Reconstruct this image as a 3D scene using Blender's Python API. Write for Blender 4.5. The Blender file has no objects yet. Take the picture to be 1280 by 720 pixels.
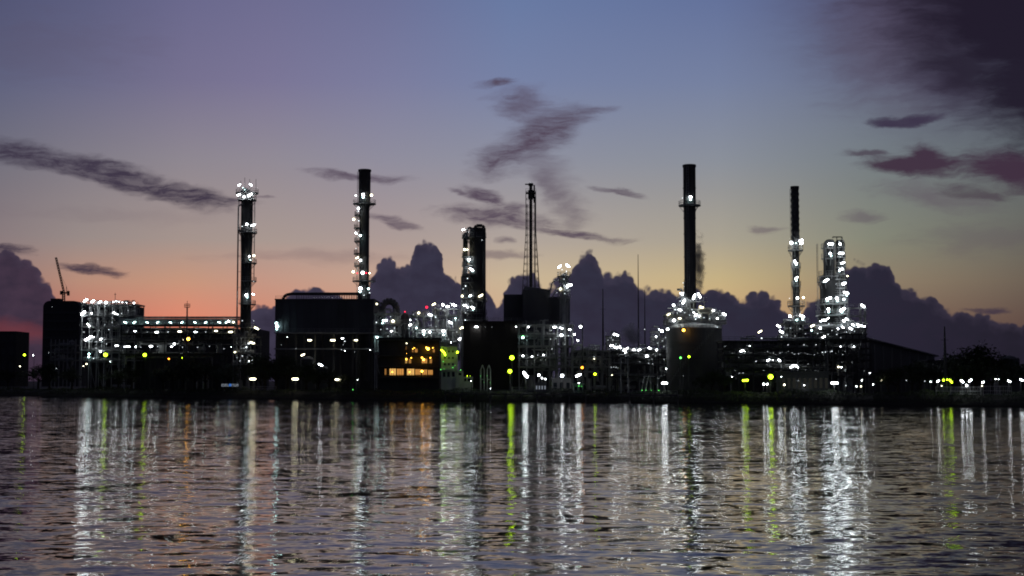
import bpy, math, random
from mathutils import Vector, Matrix
random.seed(7)
R = math.radians
sc = bpy.context.scene
col = sc.collection

# ------------------------------------------------------------------ camera geometry
F = 1758.0            # focal length in photo pixels (1280 wide)
CAMZ = 6.0
PITCH = math.atan(116 / F)
GZ = 2.5              # plant ground level above the river
cp, sp_ = math.cos(PITCH), math.sin(PITCH)

def at(u, v, Y):
    a = (u - 640) / F; b = (360 - v) / F
    t = Y / (cp - b * sp_)
    return Vector((a * t, Y, CAMZ + t * (sp_ + b * cp)))
def yd(u, off):       # distance of a line running parallel to the bank, off metres inland
    return (414 + 1.22 * off) / (1 + 0.699 * (u - 640) / F)
def mpp(Y): return Y / F
def azel(u, v):
    p = at(u, v, 100.0) - Vector((0, 0, CAMZ))
    return math.degrees(math.atan2(p.x, p.y)), math.degrees(math.asin(p.z / p.length))

# ------------------------------------------------------------------ materials
def lin(c):
    return tuple(((x / 255) / 12.92 if x / 255 <= 0.04045 else ((x / 255 + 0.055) / 1.055) ** 2.4) for x in c) + (1,)
def new_mat(name):
    m = bpy.data.materials.new(name); m.use_nodes = True
    return m, m.node_tree, m.node_tree.nodes['Principled BSDF']
def surf(name, c, rough=0.6, metal=0.0, var=0.35, scale=0.6, c2=None):
    m, nt, b = new_mat(name)
    n = nt.nodes.new('ShaderNodeTexNoise'); n.inputs['Scale'].default_value = scale; n.inputs['Detail'].default_value = 6
    tc = nt.nodes.new('ShaderNodeTexCoord')
    mp = nt.nodes.new('ShaderNodeMapping'); mp.inputs['Scale'].default_value = (1, 1, 0.35)
    nt.links.new(tc.outputs['Object'], mp.inputs['Vector']); nt.links.new(mp.outputs[0], n.inputs['Vector'])
    r = nt.nodes.new('ShaderNodeValToRGB')
    r.color_ramp.elements[0].position = 0.35; r.color_ramp.elements[1].position = 0.68
    k = 1 - var
    r.color_ramp.elements[0].color = (c[0] * k, c[1] * k, c[2] * k, 1) if c2 is None else (*c2, 1)
    r.color_ramp.elements[1].color = (*c, 1)
    nt.links.new(n.outputs['Fac'], r.inputs[0]); nt.links.new(r.outputs[0], b.inputs['Base Color'])
    b.inputs['Roughness'].default_value = rough; b.inputs['Metallic'].default_value = metal
    return m
def glow(name, c, s):
    m = bpy.data.materials.new(name); m.use_nodes = True; nt = m.node_tree
    nt.nodes.remove(nt.nodes['Principled BSDF'])
    e = nt.nodes.new('ShaderNodeEmission'); e.inputs[0].default_value = (*c, 1); e.inputs[1].default_value = s
    nt.links.new(e.outputs[0], nt.nodes['Material Output'].inputs[0])
    return m
M = {
    'steel': surf('galvanised_steel', (0.42, 0.425, 0.43), 0.55, 0.1, 0.4),
    'palesteel': surf('pale_painted_steel', (0.6, 0.61, 0.615), 0.5, 0.0, 0.35),
    'darksteel': surf('dark_steel', (0.08, 0.08, 0.085), 0.6, 0.0, 0.4),
    'stack': surf('sooty_stack_steel', (0.10, 0.098, 0.10), 0.75, 0.0, 0.5, 0.3, (0.045, 0.043, 0.045)),
    'casing': surf('dark_cladding', (0.10, 0.10, 0.115), 0.7, 0.0, 0.3, 0.15),
    'casing2': surf('weathered_cladding', (0.16, 0.16, 0.17), 0.7, 0.0, 0.3, 0.15),
    'brownclad': surf('brown_cladding', (0.055, 0.045, 0.04), 0.8, 0.0, 0.4, 0.15),
    'insul': surf('aluminium_insulation', (0.5, 0.51, 0.515), 0.45, 0.1, 0.35, 0.8),
    'tank': surf('tank_paint', (0.10, 0.10, 0.098), 0.6, 0.0, 0.3, 0.2),
    'blackshell': surf('near_black_shell', (0.035, 0.035, 0.038), 0.7, 0.0, 0.4, 0.3),  # near-black base with random tone variation
    'white': surf('white_render', (0.62, 0.64, 0.6), 0.6, 0.0, 0.25, 0.5),
    'concrete': surf('concrete', (0.13, 0.125, 0.12), 0.9, 0.0, 0.4, 0.4),
    'dark': surf('dark_wall', (0.06, 0.06, 0.068), 0.85, 0.0, 0.4, 0.3),
    'soil': surf('dark_soil', (0.035, 0.033, 0.028), 0.95, 0.0, 0.5, 0.08),
    'leaf': surf('leaf', (0.045, 0.065, 0.03), 0.7, 0.0, 0.5, 0.7),
    'bark': surf('bark', (0.04, 0.032, 0.025), 0.9),
    'redpaint': surf('red_paint', (0.25, 0.04, 0.03), 0.6),
    'glass': surf('dark_glass', (0.02, 0.025, 0.03), 0.15, 0.0, 0.1),
    'blue': glow('blue_sign', (0.08, 0.3, 1.0), 0.45),
    'signwhite': glow('white_sign_letters', (0.75, 0.85, 1.0), 0.22),
    'winwarm': glow('warm_lit_window', (1.0, 0.56, 0.16), 0.85),
    'winwarm2': glow('amber_lit_window', (1.0, 0.45, 0.11), 0.6),
    'windim': glow('dim_lit_window', (0.8, 0.8, 0.7), 0.018),
}
S = 28.0
LAMP = {
    'w':  glow('lamp_white', (0.90, 0.97, 1.0), S),
    'c':  glow('lamp_cool', (0.62, 0.97, 0.95), S * 0.55),
    'd':  glow('lamp_dim', (0.85, 0.95, 1.0), S * 0.12),
    'y':  glow('lamp_warm', (1.0, 0.93, 0.62), S * 0.36),
    'g':  glow('lamp_yellow_green', (0.58, 1.0, 0.015), 13),
    'e':  glow('lamp_green', (0.12, 0.9, 0.12), 7),
    'o':  glow('lamp_orange', (1.0, 0.30, 0.02), 9.0),
    'a':  glow('lamp_amber', (1.0, 0.46, 0.04), 17.0),
    'r':  glow('lamp_red', (1.0, 0.02, 0.06), 3.0),
}

# ------------------------------------------------------------------ mesh builder
class MB:
    def __init__(s): s.v = []; s.f = []; s.m = []
    def add(s, vs, fs, mi=0):
        o = len(s.v); s.v += [tuple(x) for x in vs]
        for f in fs: s.f.append(tuple(i + o for i in f)); s.m.append(mi)
    def box(s, a, b, mi=0):
        x0, y0, z0 = a; x1, y1, z1 = b
        s.add([(x0,y0,z0),(x1,y0,z0),(x1,y1,z0),(x0,y1,z0),(x0,y0,z1),(x1,y0,z1),(x1,y1,z1),(x0,y1,z1)],
              [(0,3,2,1),(4,5,6,7),(0,1,5,4),(1,2,6,5),(2,3,7,6),(3,0,4,7)], mi)
    def tube(s, p, q, r, r2=None, n=6, mi=0, cap=True):
        p = Vector(p); q = Vector(q); r2 = r if r2 is None else r2
        d = (q - p)
        if d.length < 1e-6: return
        d.normalize()
        a = d.orthogonal().normalized(); b = d.cross(a)
        vs = []
        for c, rr in ((p, r), (q, r2)):
            for i in range(n):
                t = 2 * math.pi * i / n
                vs.append(c + a * (rr * math.cos(t)) + b * (rr * math.sin(t)))
        fs = [(i, (i + 1) % n, n + (i + 1) % n, n + i) for i in range(n)]
        if cap: fs += [tuple(range(n - 1, -1, -1)), tuple(range(n, 2 * n))]
        s.add(vs, fs, mi)
    def path(s, pts, r, n=6, mi=0):
        for p, q in zip(pts, pts[1:]): s.tube(p, q, r, n=n, mi=mi)
    def lathe(s, c, prof, n=20, mi=0):
        c = Vector(c); vs = []; k = len(prof)
        for r, z in prof:
            for i in range(n):
                t = 2 * math.pi * i / n
                vs.append((c.x + r * math.cos(t), c.y + r * math.sin(t), c.z + z))
        fs = []
        for j in range(k - 1):
            for i in range(n):
                fs.append((j*n+i, j*n+(i+1) % n, (j+1)*n+(i+1) % n, (j+1)*n+i))
        fs += [tuple(range(n - 1, -1, -1)), tuple(range((k-1)*n, k*n))]
        s.add(vs, fs, mi)
    def arc_deck(s, c, r0, r1, a0, a1, z, th=0.25, n=14, mi=0):
        vs = []; fs = []
        for i in range(n + 1):
            t = a0 + (a1 - a0) * i / n; cc, ss = math.cos(t), math.sin(t)
            for r, zz in ((r0, z), (r1, z), (r1, z - th), (r0, z - th)):
                vs.append((c[0] + r * cc, c[1] + r * ss, zz))
        for i in range(n):
            for j in range(4):
                k = (j + 1) % 4
                fs.append((i*4+j, i*4+k, (i+1)*4+k, (i+1)*4+j))
        s.add(vs, fs, mi)
    def arc_rail(s, c, r, a0, a1, z, h=1.2, n=12, rr=0.06):
        pts = [(c[0] + r*math.cos(a0+(a1-a0)*i/n), c[1] + r*math.sin(a0+(a1-a0)*i/n)) for i in range(n + 1)]
        for zz in (z + h, z + h * 0.5):
            s.path([(x, y, zz) for x, y in pts], rr, n=4)
        for x, y in pts: s.tube((x, y, z), (x, y, z + h), rr, n=4)
    def build(s, name, mat, parent=None, loc=None, label=None):
        me = bpy.data.meshes.new(name)
        org = Vector((0, 0, 0))
        if parent is not None: org = Vector(parent['_w'])
        if loc is not None: org = Vector(loc)
        me.from_pydata([(x - org.x, y - org.y, z - org.z) for x, y, z in s.v], [], s.f)
        mats = mat if isinstance(mat, (list, tuple)) else [mat]
        for m in mats: me.materials.append(m)
        if len(mats) > 1: me.polygons.foreach_set('material_index', s.m)
        me.update()
        o = bpy.data.objects.new(name, me); col.objects.link(o)
        if parent is not None: o.parent = parent
        elif loc is not None: o.location = loc
        if label: o['label'] = label
        WPOS[o.name] = org
        if parent is not None and loc is None: pass
        return o
WPOS = {}
roots = []
def thing(name, label, cat, loc, group=None):
    o = bpy.data.objects.new(name, None); col.objects.link(o)
    o.location = loc; o['label'] = label; o['category'] = cat; o['_w'] = tuple(loc)
    o.empty_display_size = 0.5
    if group: o['group'] = group
    roots.append(o)
    return o
def sub(mb, name, mat, part, root):     # a sub-part: child of a part whose origin equals the root's
    o = mb.build(name, mat, root)
    o.parent = part
    return o

# ------------------------------------------------------------------ lamps
def sphere_mesh(name, mats, rx=1.0, tube=0.0):
    mb = MB(); n = 8
    rings = [(0.38, -0.92), (0.92, -0.38), (0.92, 0.38), (0.38, 0.92)]
    vs = []; L = tube
    for r, x in rings:
        xo = x + (L if x > 0 else -L)
        for i in range(n):
            t = 2 * math.pi * (i + .5) / n
            vs.append((xo, r * math.cos(t), r * math.sin(t)))
    fs = []
    for j in range(3):
        for i in range(n):
            fs.append((j*n+i, j*n+(i+1) % n, (j+1)*n+(i+1) % n, (j+1)*n+i))
    fs += [tuple(range(n)), tuple(range(4*n-1, 3*n-1, -1))]
    mb.add(vs, fs, 0)
    # hood: a sloped plate and bracket above the lamp
    w = 1.15 + L
    mb.add([(-w,-0.2,1.1),(w,-0.2,1.1),(w,1.25,0.75),(-w,1.25,0.75),(-w,-0.2,1.25),(w,-0.2,1.25),(w,1.25,0.95),(-w,1.25,0.95)],
           [(0,3,2,1),(4,5,6,7),(0,1,5,4),(1,2,6,5),(2,3,7,6),(3,0,4,7)], 1)
    mb.box((-0.15, 0.9, -1.2), (0.15, 1.2, 1.0), 1)
    me = bpy.data.meshes.new(name)
    me.from_pydata(mb.v, [], mb.f)
    for m in mats: me.materials.append(m)
    me.polygons.foreach_set('material_index', mb.m); me.update()
    return me
LM = {}
lrnd = random.Random(5)
nl = 0
def lamp(root, u, v, r, k, Y, ang=None, name='lamp'):
    """r = visible radius in photo pixels; ang = tilt in degrees of a tube lamp"""
    global nl
    key = (k, ang is not None)
    if key not in LM: LM[key] = sphere_mesh('lamp', [LAMP[k], M['darksteel']], tube=(2.2 if ang is not None else 0.0))
    p = at(u, v, Y); rm = r ** 1.3 * mpp(Y) * (0.24 if ang is not None else 0.325) * lrnd.uniform(.85, 1.12)
    if k in 'goaer': rm *= 1.35
    o = bpy.data.objects.new(name, LM[key]); col.objects.link(o)
    o.parent = root; o.location = p - Vector(root['_w']); o.scale = (rm, rm, rm)
    if ang is not None: o.rotation_euler = (0, -R(ang), 0)
    nl += 1
    return o
def lamps(root, L, Y):
    for t in L:
        u, v, r, k = t[:4]
        y = Y
        ang = None
        if len(t) > 4: ang = t[4]
        if len(t) > 5: y = t[5]
        lamp(root, u, v, r, k, y, ang)

# ------------------------------------------------------------------ structures
def ground_pt(u, Y): 
    p = at(u, 476, Y); return Vector((p.x, Y, GZ))

def column(name, label, cat, u, Y, vtop, prof, plats, L, mat='stack', n=20, riser=None, base_v=None, group=None, z0=None, ladder=None, lampback=None):
    """prof: list of (half width px, v). plats: (v, r0px-out, a0, a1)"""
    zb = GZ if z0 is None else z0
    c = at(u, 400, Y); c.z = zb
    root = thing(name, label, cat, c, group)
    s = mpp(Y)
    pr = [(hw * s, at(u, v, Y).z - zb) for hw, v in prof]
    pr = sorted([(r_, max(z_, 0.0)) for r_, z_ in pr], key=lambda t: t[1])
    mb = MB(); mb.lathe(c, pr, n); shell = mb.build('shell', M[mat], root)
    for pl in plats:
        v, rpx, a0, a1 = pl[:4]
        z = at(u, v, Y).z
        # radius of shell here
        h = z - zb; rs = pr[0][0]
        for (r1, z1), (r2, z2) in zip(pr, pr[1:]):
            if z1 <= h <= z2 and z2 > z1: rs = r1 + (r2 - r1) * (h - z1) / (z2 - z1)
        mb = MB(); mb.arc_deck(c, rs * 0.98, rpx * s, R(a0), R(a1), z, 0.35)
        k = 5
        for i in range(k):
            t = R(a0) + (R(a1) - R(a0)) * (i + .5) / k
            mb.tube((c.x + rs*.97*math.cos(t), c.y + rs*.97*math.sin(t), z - 2.2), (c.x + rpx*s*.95*math.cos(t), c.y + rpx*s*.95*math.sin(t), z - .3), 0.1, n=4)
        p_ = mb.build('platform', M['steel'], root)
        mb = MB(); mb.arc_rail(c, rpx * s * 0.97, R(a0), R(a1), z, 1.3); sub(mb, 'railing', M['steel'], p_, root)
    if name == 'smokestack' and len(prof) < 16:
        H_ = pr[-1][1]; z = 6.0
        while z < H_ - 3:
            rs = pr[0][0]
            for (r1, z1), (r2, z2) in zip(pr, pr[1:]):
                if z1 <= z <= z2 and z2 > z1: rs = r1 + (r2 - r1) * (z - z1) / (z2 - z1)
            mb = MB(); mb.lathe((c.x, c.y, c.z + z), [(rs - .02, 0), (rs + .14, .03), (rs + .14, .25), (rs - .02, .28)], n); mb.build('flange_ring', M[mat], root); z += 7.5
    if riser:
        for du, v0, v1, r in riser:
            zt = at(u, v0, Y).z; zz = at(u, v1, Y).z
            mb = MB(); x = c.x + du * s
            mb.path([(c.x + math.copysign(1, du) * pr[-1][0] * .6, c.y - 1, zt + .8), (x, c.y - 1.2, zt), (x, c.y - 1.2, zz)], r, n=8)
            k = int((zt - zz) / 6)
            for i in range(k): mb.tube((x, c.y - 1.2, zz + 6*i + 3), (c.x, c.y - 1.2, zz + 6*i + 3), 0.1, n=4)
            mb.build('riser_pipe', M['steel'], root)
    if ladder is not None:
        mb = MB(); a = R(ladder); zt = at(u, prof[0][1], Y).z - 1
        rs = max(r_ for r_, _ in pr) + 0.5
        bx, by = c.x + rs * math.cos(a), c.y + rs * math.sin(a)
        tx, ty = -math.sin(a) * .3, math.cos(a) * .3
        mb.tube((bx + tx, by + ty, zb), (bx + tx, by + ty, zt), 0.07, n=4)
        mb.tube((bx - tx, by - ty, zb), (bx - tx, by - ty, zt), 0.07, n=4)
        z = zb
        while z < zt:
            mb.tube((bx + tx, by + ty, z), (bx - tx, by - ty, z), 0.04, n=4); z += 0.9
        mb.build('ladder', M['steel'], root)
    rmax = max(r_ for r_, _ in pr)
    lamps(root, L, Y - (rmax + 1.3 if lampback is None else lampback))
    return root

def frame(name, label, cat, u0, u1, vtop, Y, depth, levels, L, nx=5, ny=2, pipes=5, vpipes=6, vessels=3, seed=1, mat='steel', zb=GZ, group=None, brace=True, cs=0.16, vmat='insul', root=None, rails=True):
    rnd = random.Random(seed)
    x0 = at(u0, vtop, Y).x; x1 = at(u1, vtop, Y).x; zt = at((u0+u1)/2, vtop, Y).z
    if root is None: root = thing(name, label, cat, ((x0+x1)/2, Y + depth/2, zb), group)
    xs = [x0 + (x1 - x0) * i / (nx - 1) for i in range(nx)]
    ys = [Y + depth * j / (ny - 1) for j in range(ny)]
    zs = [zb + (zt - zb) * (k + 1) / levels for k in range(levels)] if isinstance(levels, int) else [at((u0+u1)/2, v, Y).z for v in levels]
    zs = sorted(zs)
    for x in xs:
        for y in ys:
            mb = MB(); mb.box((x-cs, y-cs, zb), (x+cs, y+cs, zt)); mb.build('column', M[mat], root)
    for z in zs:
        mb = MB()
        for y in ys: mb.box((x0-.4, y-.12, z-.45), (x1+.4, y+.12, z-.02))
        for x in xs: mb.box((x-.1, Y+.13, z-.40), (x+.1, Y+depth-.13, z-.05))
        mb.box((x0-.5, Y-.6, z), (x1+.5, Y+depth+.5, z+.08))
        d = mb.build('deck', M[mat], root)
        if rails:
            mb = MB()
            for zz in (.6, 1.15): 
                mb.tube((x0-.5, Y-.55, z+zz), (x1+.5, Y-.55, z+zz), .045, n=4)
            x = x0 - .5
            while x <= x1 + .5: mb.tube((x, Y-.55, z+.08), (x, Y-.55, z+1.15), .04, n=4); x += 1.8
            sub(mb, 'railing', M[mat], d, root)
    zz = [zb] + zs
    if brace:
        for i in range(nx - 1):
            for k in range(len(zz) - 1):
                mb = MB()
                if rnd.random() < .4:
                    a, b = (xs[i], xs[i+1]) if rnd.random() < .5 else (xs[i+1], xs[i])
                    mb.tube((a, Y-.2, zz[k]+.1), (b, Y-.2, zz[k+1]-.5), .09, n=4); mb.build('brace', M[mat], root)
    for i in range(pipes):
        z = rnd.choice(zs) - rnd.choice([0.9, 1.3, -0.5, -0.7, 1.7]); r = rnd.choice([.15, .2, .3, .4])
        y = Y + rnd.uniform(.3, depth-.3)
        a = rnd.uniform(x0, x0 + (x1-x0)*.4); b = rnd.uniform(x0 + (x1-x0)*.6, x1)
        mb = MB(); pts = [(a, y, z)]
        if rnd.random() < .6: pts = [(a, y, z - rnd.uniform(1, 3))] + pts
        xm = rnd.uniform(a, b)
        pts += [(xm, y, z)]
        if rnd.random() < .5: pts += [(xm, y, z+1.2), (xm+2, y, z+1.2), (xm+2, y, z)]
        pts += [(b, y, z)]
        if rnd.random() < .6: pts += [(b, y, max(zb, z - rnd.uniform(1, 4)))]
        mb.path(pts, r, n=7); mb.build('pipe', M[rnd.choice(['steel', 'insul', vmat])], root)
    for i in range(vpipes):
        x = rnd.uniform(x0, x1); y = Y + rnd.uniform(-.5, depth*.5); a = rnd.choice(zz[:-1]); b = a + rnd.uniform(3, (zt-zb)*.7)
        b = min(b, zt + 1.5)
        mb = MB(); mb.path([(x, y, a), (x, y, b), (x + rnd.uniform(-2, 2), y, b)], rnd.choice([.1, .15, .22, .3]), n=7)
        mb.build('pipe', M[rnd.choice(['steel', 'insul', 'palesteel'])], root)
    for i in range(vessels):
        x = rnd.uniform(x0+1, x1-1); y = Y + depth*.5; k = rnd.randrange(len(zz)-1)
        r = rnd.uniform(.6, 1.3); h = min((zz[k+1]-zz[k])*.85, rnd.uniform(3, 7))
        mb = MB()
        if rnd.random() < .6:
            mb.lathe((x, y, zz[k]+.1), [(r*.4, 0), (r, .3), (r, h-.6), (r*.7, h-.2), (r*.1, h)], 14)
        else:
            w = rnd.uniform(2, 4); zc = zz[k] + r + .6
            mb.tube((x-w/2, y, zc), (x+w/2, y, zc), r*.8, n=14); mb.tube((x-w/2-.4, y, zc), (x-w/2, y, zc), r*.4, r*.8, n=14); mb.tube((x+w/2, y, zc), (x+w/2+.4, y, zc), r*.8, r*.4, n=14)
            mb.box((x-w/3-.15, y-r*.5, zz[k]+.1), (x-w/3+.15, y+r*.5, zc-r*.5)); mb.box((x+w/3-.15, y-r*.5, zz[k]+.1), (x+w/3+.15, y+r*.5, zc-r*.5))
        mb.build('vessel', M[vmat], root)
    lamps(root, L, Y - 0.9)
    return root

def block(name, label, cat, u0, u1, vtop, vbot, Y, depth, mat, legs=0, rows=0, cols=0, winmat='glass', roof=True, group=None, L=(), ribs=0, wall_name='wall', win=(.55, .5)):
    a = at(u0, vtop, Y); b = at(u1, vtop, Y); zt = a.z
    zb = GZ if vbot is None else at((u0+u1)/2, vbot, Y).z
    root = thing(name, label, cat, ((a.x+b.x)/2, Y+depth/2, GZ), group)
    mb = MB(); mb.box((a.x, Y, zb), (b.x, Y+depth, zt))
    w = mb.build(wall_name, M[mat], root)
    if ribs:
        mb = MB()
        for i in range(ribs + 1):
            x = a.x + (b.x - a.x) * i / ribs
            mb.box((x-.12, Y-.16, zb+.05), (x+.12, Y-.003, zt-.05))
        for z in (zb + (zt-zb)*.33, zb + (zt-zb)*.66): mb.box((a.x, Y-.10, z-.1), (b.x, Y-.004, z+.1))
        sub(mb, 'cladding_rib', M[mat], w, root)
    if roof:
        mb = MB(); mb.box((a.x-.3, Y-.3, zt+.003), (b.x+.3, Y+depth+.3, zt+.45))
        rf = mb.build('roof', M[mat], root)
        mb = MB(); x = a.x; top = zt + 1.5
        for zz in (zt+1.0, top): mb.tube((a.x, Y-.1, zz), (b.x, Y-.1, zz), .05, n=4)
        while x <= b.x: mb.tube((x, Y-.1, zt+.45), (x, Y-.1, top), .05, n=4); x += 2.0
        sub(mb, 'railing', M['steel'], rf, root)
    if legs:
        for i in range(legs):
            for y in (Y + .6, Y + depth - .6):
                x = a.x + .6 + (b.x - a.x - 1.2) * i / (legs - 1)
                mb = MB(); mb.box((x-.35, y-.35, GZ), (x+.35, y+.35, zb-.003)); mb.build('leg', M['concrete'], root)
    if rows:
        for r_ in range(rows):
            for c_ in range(cols):
                cw = (b.x-a.x)/cols; ch = (zt-zb)/rows
                x = a.x + cw*(c_+.5); z = zb + ch*(r_+.5)
                mb = MB(); mb.box((x-cw*win[0]/2, Y-.05, z-ch*win[1]/2), (x+cw*win[0]/2, Y-.003, z+ch*win[1]/2))
                mb.build('window', M[winmat], root)
    lamps(root, L, Y - 1.0)
    return root
def railing(mb, x0, x1, y, z, h=1.2, step=2.0, r=.05):
    for zz in (h*.5, h): mb.tube((x0, y, z+zz), (x1, y, z+zz), r, n=4)
    x = x0
    while x <= x1: mb.tube((x, y, z), (x, y, z+h), r, n=4); x += step

# ================================================================== SETTING
SH = lambda x: 414 - 0.699 * x
NX, NY = 0.573, 0.819
mb = MB()
xs = [-9000, -4000, -1500, -700, -400] + [-300 + 4*i for i in range(160)] + [420, 500, 700, 1200]
rnd = random.Random(3)
rows = []
for x in xs:
    j = rnd.uniform(-.5, .5) if -400 < x < 420 else 0
    y = SH(x) + j
    rows.append([(x - 1.0*NX, y - 1.0*NY, -1.0), (x + .2*NX, y + .2*NY, .25), (x + 2.2*NX, y + 2.2*NY, 1.5 + rnd.uniform(-.2, .2)), (x + 5*NX, y + 5*NY, GZ), (x + 40*NX, y + 40*NY, GZ),
                 (x + 300*NX, y + 300*NY, GZ), (x + 30000*NX, y + 30000*NY, GZ)])
vs = [p for r_ in rows for p in r_]; k = 7; fs = []
for i in range(len(rows) - 1):
    for j in range(k - 1): fs.append((i*k+j, (i+1)*k+j, (i+1)*k+j+1, i*k+j+1))
mb.add(vs, fs); g = mb.build('ground', M['soil']); g['kind'] = 'structure'

# water ------------------------------------------------------------
wm, nt, b = new_mat('river_water')
nd, lk = nt.nodes, nt.links
b.inputs['Base Color'].default_value = (0.012, 0.012, 0.013, 1)
b.inputs['Roughness'].default_value = 0.05
b.inputs['IOR'].default_value = 1.33
geo = nd.new('ShaderNodeNewGeometry')
def vmath(op, a, b2=None, scale=None):
    n = nd.new('ShaderNodeVectorMath'); n.operation = op
    if isinstance(a, tuple): n.inputs[0].default_value = a
    else: lk.new(a, n.inputs[0])
    if b2 is not None:
        if isinstance(b2, tuple): n.inputs[1].default_value = b2
        else: lk.new(b2, n.inputs[1])
    if scale is not None:
        if isinstance(scale, (int, float)): n.inputs['Scale'].default_value = scale
        else: lk.new(scale, n.inputs['Scale'])
    return n.outputs[0]
def wnoise(stretch, sc_, det, rough=.55):
    mp = nd.new('ShaderNodeMapping'); mp.inputs['Scale'].default_value = stretch; mp.inputs['Rotation'].default_value = (0, 0, R(8))
    lk.new(geo.outputs['Position'], mp.inputs[0])
    n = nd.new('ShaderNodeTexNoise'); n.inputs['Scale'].default_value = sc_; n.inputs['Detail'].default_value = det; n.inputs['Roughness'].default_value = rough
    lk.new(mp.outputs[0], n.inputs['Vector'])
    return n
n1 = wnoise((0.5, 1.0, 1), 1.15, 3.0, .5)
n2 = wnoise((0.6, 1.0, 1), 4.2, 1.5, .5)
n3 = wnoise((0.5, 1.0, 1), 0.10, 1.0)
WAMP1, WAMP2, WAMP3 = 0.40, 0.18, 0.05
s1 = vmath('MULTIPLY', vmath('SUBTRACT', n1.outputs['Color'], (.5, .5, .5)), (WAMP1*.38, WAMP1, 0))
s2 = vmath('MULTIPLY', vmath('SUBTRACT', n2.outputs['Color'], (.5, .5, .5)), (WAMP2*.5, WAMP2, 0))
s3 = vmath('MULTIPLY', vmath('SUBTRACT', n3.outputs['Color'], (.5, .5, .5)), (WAMP3, WAMP3, 0))
n4 = wnoise((0.35, 1.0, 1), 0.035, 2.0)          # calm and ruffled patches
mr = nd.new('ShaderNodeMapRange'); mr.inputs[1].default_value = .35; mr.inputs[2].default_value = .65; mr.inputs[3].default_value = .55; mr.inputs[4].default_value = 1.25
lk.new(n4.outputs['Fac'], mr.inputs[0])
sm = vmath('SCALE', vmath('ADD', s1, s2), scale=mr.outputs[0])
sm = vmath('ADD', sm, s3)
sm = vmath('ADD', sm, (0, 0, 1))
nrm = vmath('NORMALIZE', sm)
lk.new(nrm, b.inputs['Normal'])
mb = MB(); mb.add([(-12000, -600, 0), (12000, -600, 0), (12000, 12000, 0), (-12000, 12000, 0)], [(0, 1, 2, 3)])
w = mb.build('water', wm); w['kind'] = 'structure'

# sky ---------------------------------------------------------------
wd = bpy.data.worlds.new('World'); sc.world = wd; wd.use_nodes = True
nt = wd.node_tree; nd, lk = nt.nodes, nt.links
for n in list(nd): nd.remove(n)
out = nd.new('ShaderNodeOutputWorld'); bg = nd.new('ShaderNodeBackground'); lk.new(bg.outputs[0], out.inputs[0])
tc = nd.new('ShaderNodeTexCoord')
sep = nd.new('ShaderNodeSeparateXYZ'); lk.new(tc.outputs['Generated'], sep.inputs[0])
def mth(op, a, b2=None, c=None, clamp=False):
    n = nd.new('ShaderNodeMath'); n.operation = op; n.use_clamp = clamp
    for i, x in enumerate((a, b2, c)):
        if x is None: continue
        if isinstance(x, (int, float)): n.inputs[i].default_value = x
        else: lk.new(x, n.inputs[i])
    return n.outputs[0]
def mrange(x, a, b2, c=0., d=1., kind='LINEAR'):
    n = nd.new('ShaderNodeMapRange'); n.interpolation_type = kind
    lk.new(x, n.inputs[0])
    for i, q in enumerate((a, b2, c, d)): n.inputs[i+1].default_value = q
    return n.outputs[0]
def mixc(f, a, b2):
    n = nd.new('ShaderNodeMix'); n.data_type = 'RGBA'
    if isinstance(f, (int, float)): n.inputs[0].default_value = f
    else: lk.new(f, n.inputs[0])
    for i, x in ((6, a), (7, b2)):
        if isinstance(x, tuple): n.inputs[i].default_value = x
        else: lk.new(x, n.inputs[i])
    return n.outputs[2]
DEG = 180 / math.pi
az = mth('MULTIPLY', mth('ARCTAN2', sep.outputs[0], sep.outputs[1]), DEG)
el = mth('MULTIPLY', mth('ARCSINE', sep.outputs[2]), DEG)
elp = mth('ABSOLUTE', el)
cols = {
 -60: [(70,74,110),(82,88,120),(104,103,118),(128,110,116),(130,98,102),(112,66,74),(62,45,62)],
 100: [(84,86,124),(98,98,132),(126,120,132),(150,134,130),(180,130,106),(190,96,72),(150,70,66)],
 230: [(98,96,138),(111,105,141),(139,131,142),(162,142,134),(194,138,106),(220,112,72),(205,84,58)],
 330: [(102,100,142),(115,109,147),(142,134,146),(165,146,138),(192,140,118),(208,120,84),(190,92,66)],
 480: [(99,104,148),(114,116,155),(139,136,154),(168,148,143),(194,154,130),(206,138,105),(190,105,80)],
 640: [(90,112,160),(107,121,162),(137,139,156),(172,158,149),(198,174,138),(206,164,120),(190,130,100)],
 900: [(86,104,152),(106,120,157),(133,139,151),(166,157,138),(194,170,115),(208,160,98),(190,120,80)],
 1090:[(80,84,120),(98,107,134),(113,122,128),(130,132,114),(142,124,98),(130,98,78),(100,70,65)],
 1330:[(58,60,84),(76,82,98),(88,96,102),(96,94,87),(96,84,74),(84,64,60),(60,45,50)],
}
rowsv = [0, 100, 200, 300, 350, 400, 450]
prev = None; prevaz = None
for u in sorted(cols):
    r = nd.new('ShaderNodeValToRGB'); e = r.color_ramp.elements
    stops = [(azel(u, v)[1], c) for v, c in zip(rowsv, cols[u])]
    top = cols[u][0]
    stops += [(28, tuple(int(x*.78) for x in top)), (50, tuple(int(x*.5) for x in top)), (90, (26, 30, 52))]
    stops.sort()
    while len(e) < len(stops): e.new(0.5)
    for i, (p, c) in enumerate(stops):
        e[i].position = p / 90
    for i, (p, c) in enumerate(stops): e[i].color = lin(c)
    lk.new(mth('DIVIDE', elp, 90.0), r.inputs[0])
    a = azel(u, 300)[0]
    if prev is None: prev = r.outputs[0]
    else:
        prev = mixc(mrange(az, prevaz, a), prev, r.outputs[0])
    prevaz = a
hs = nd.new('ShaderNodeHueSaturation'); hs.inputs['Saturation'].default_value = 0.87; hs.inputs['Value'].default_value = 1.04; lk.new(prev, hs.inputs['Color']); sky = hs.outputs[0]
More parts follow.
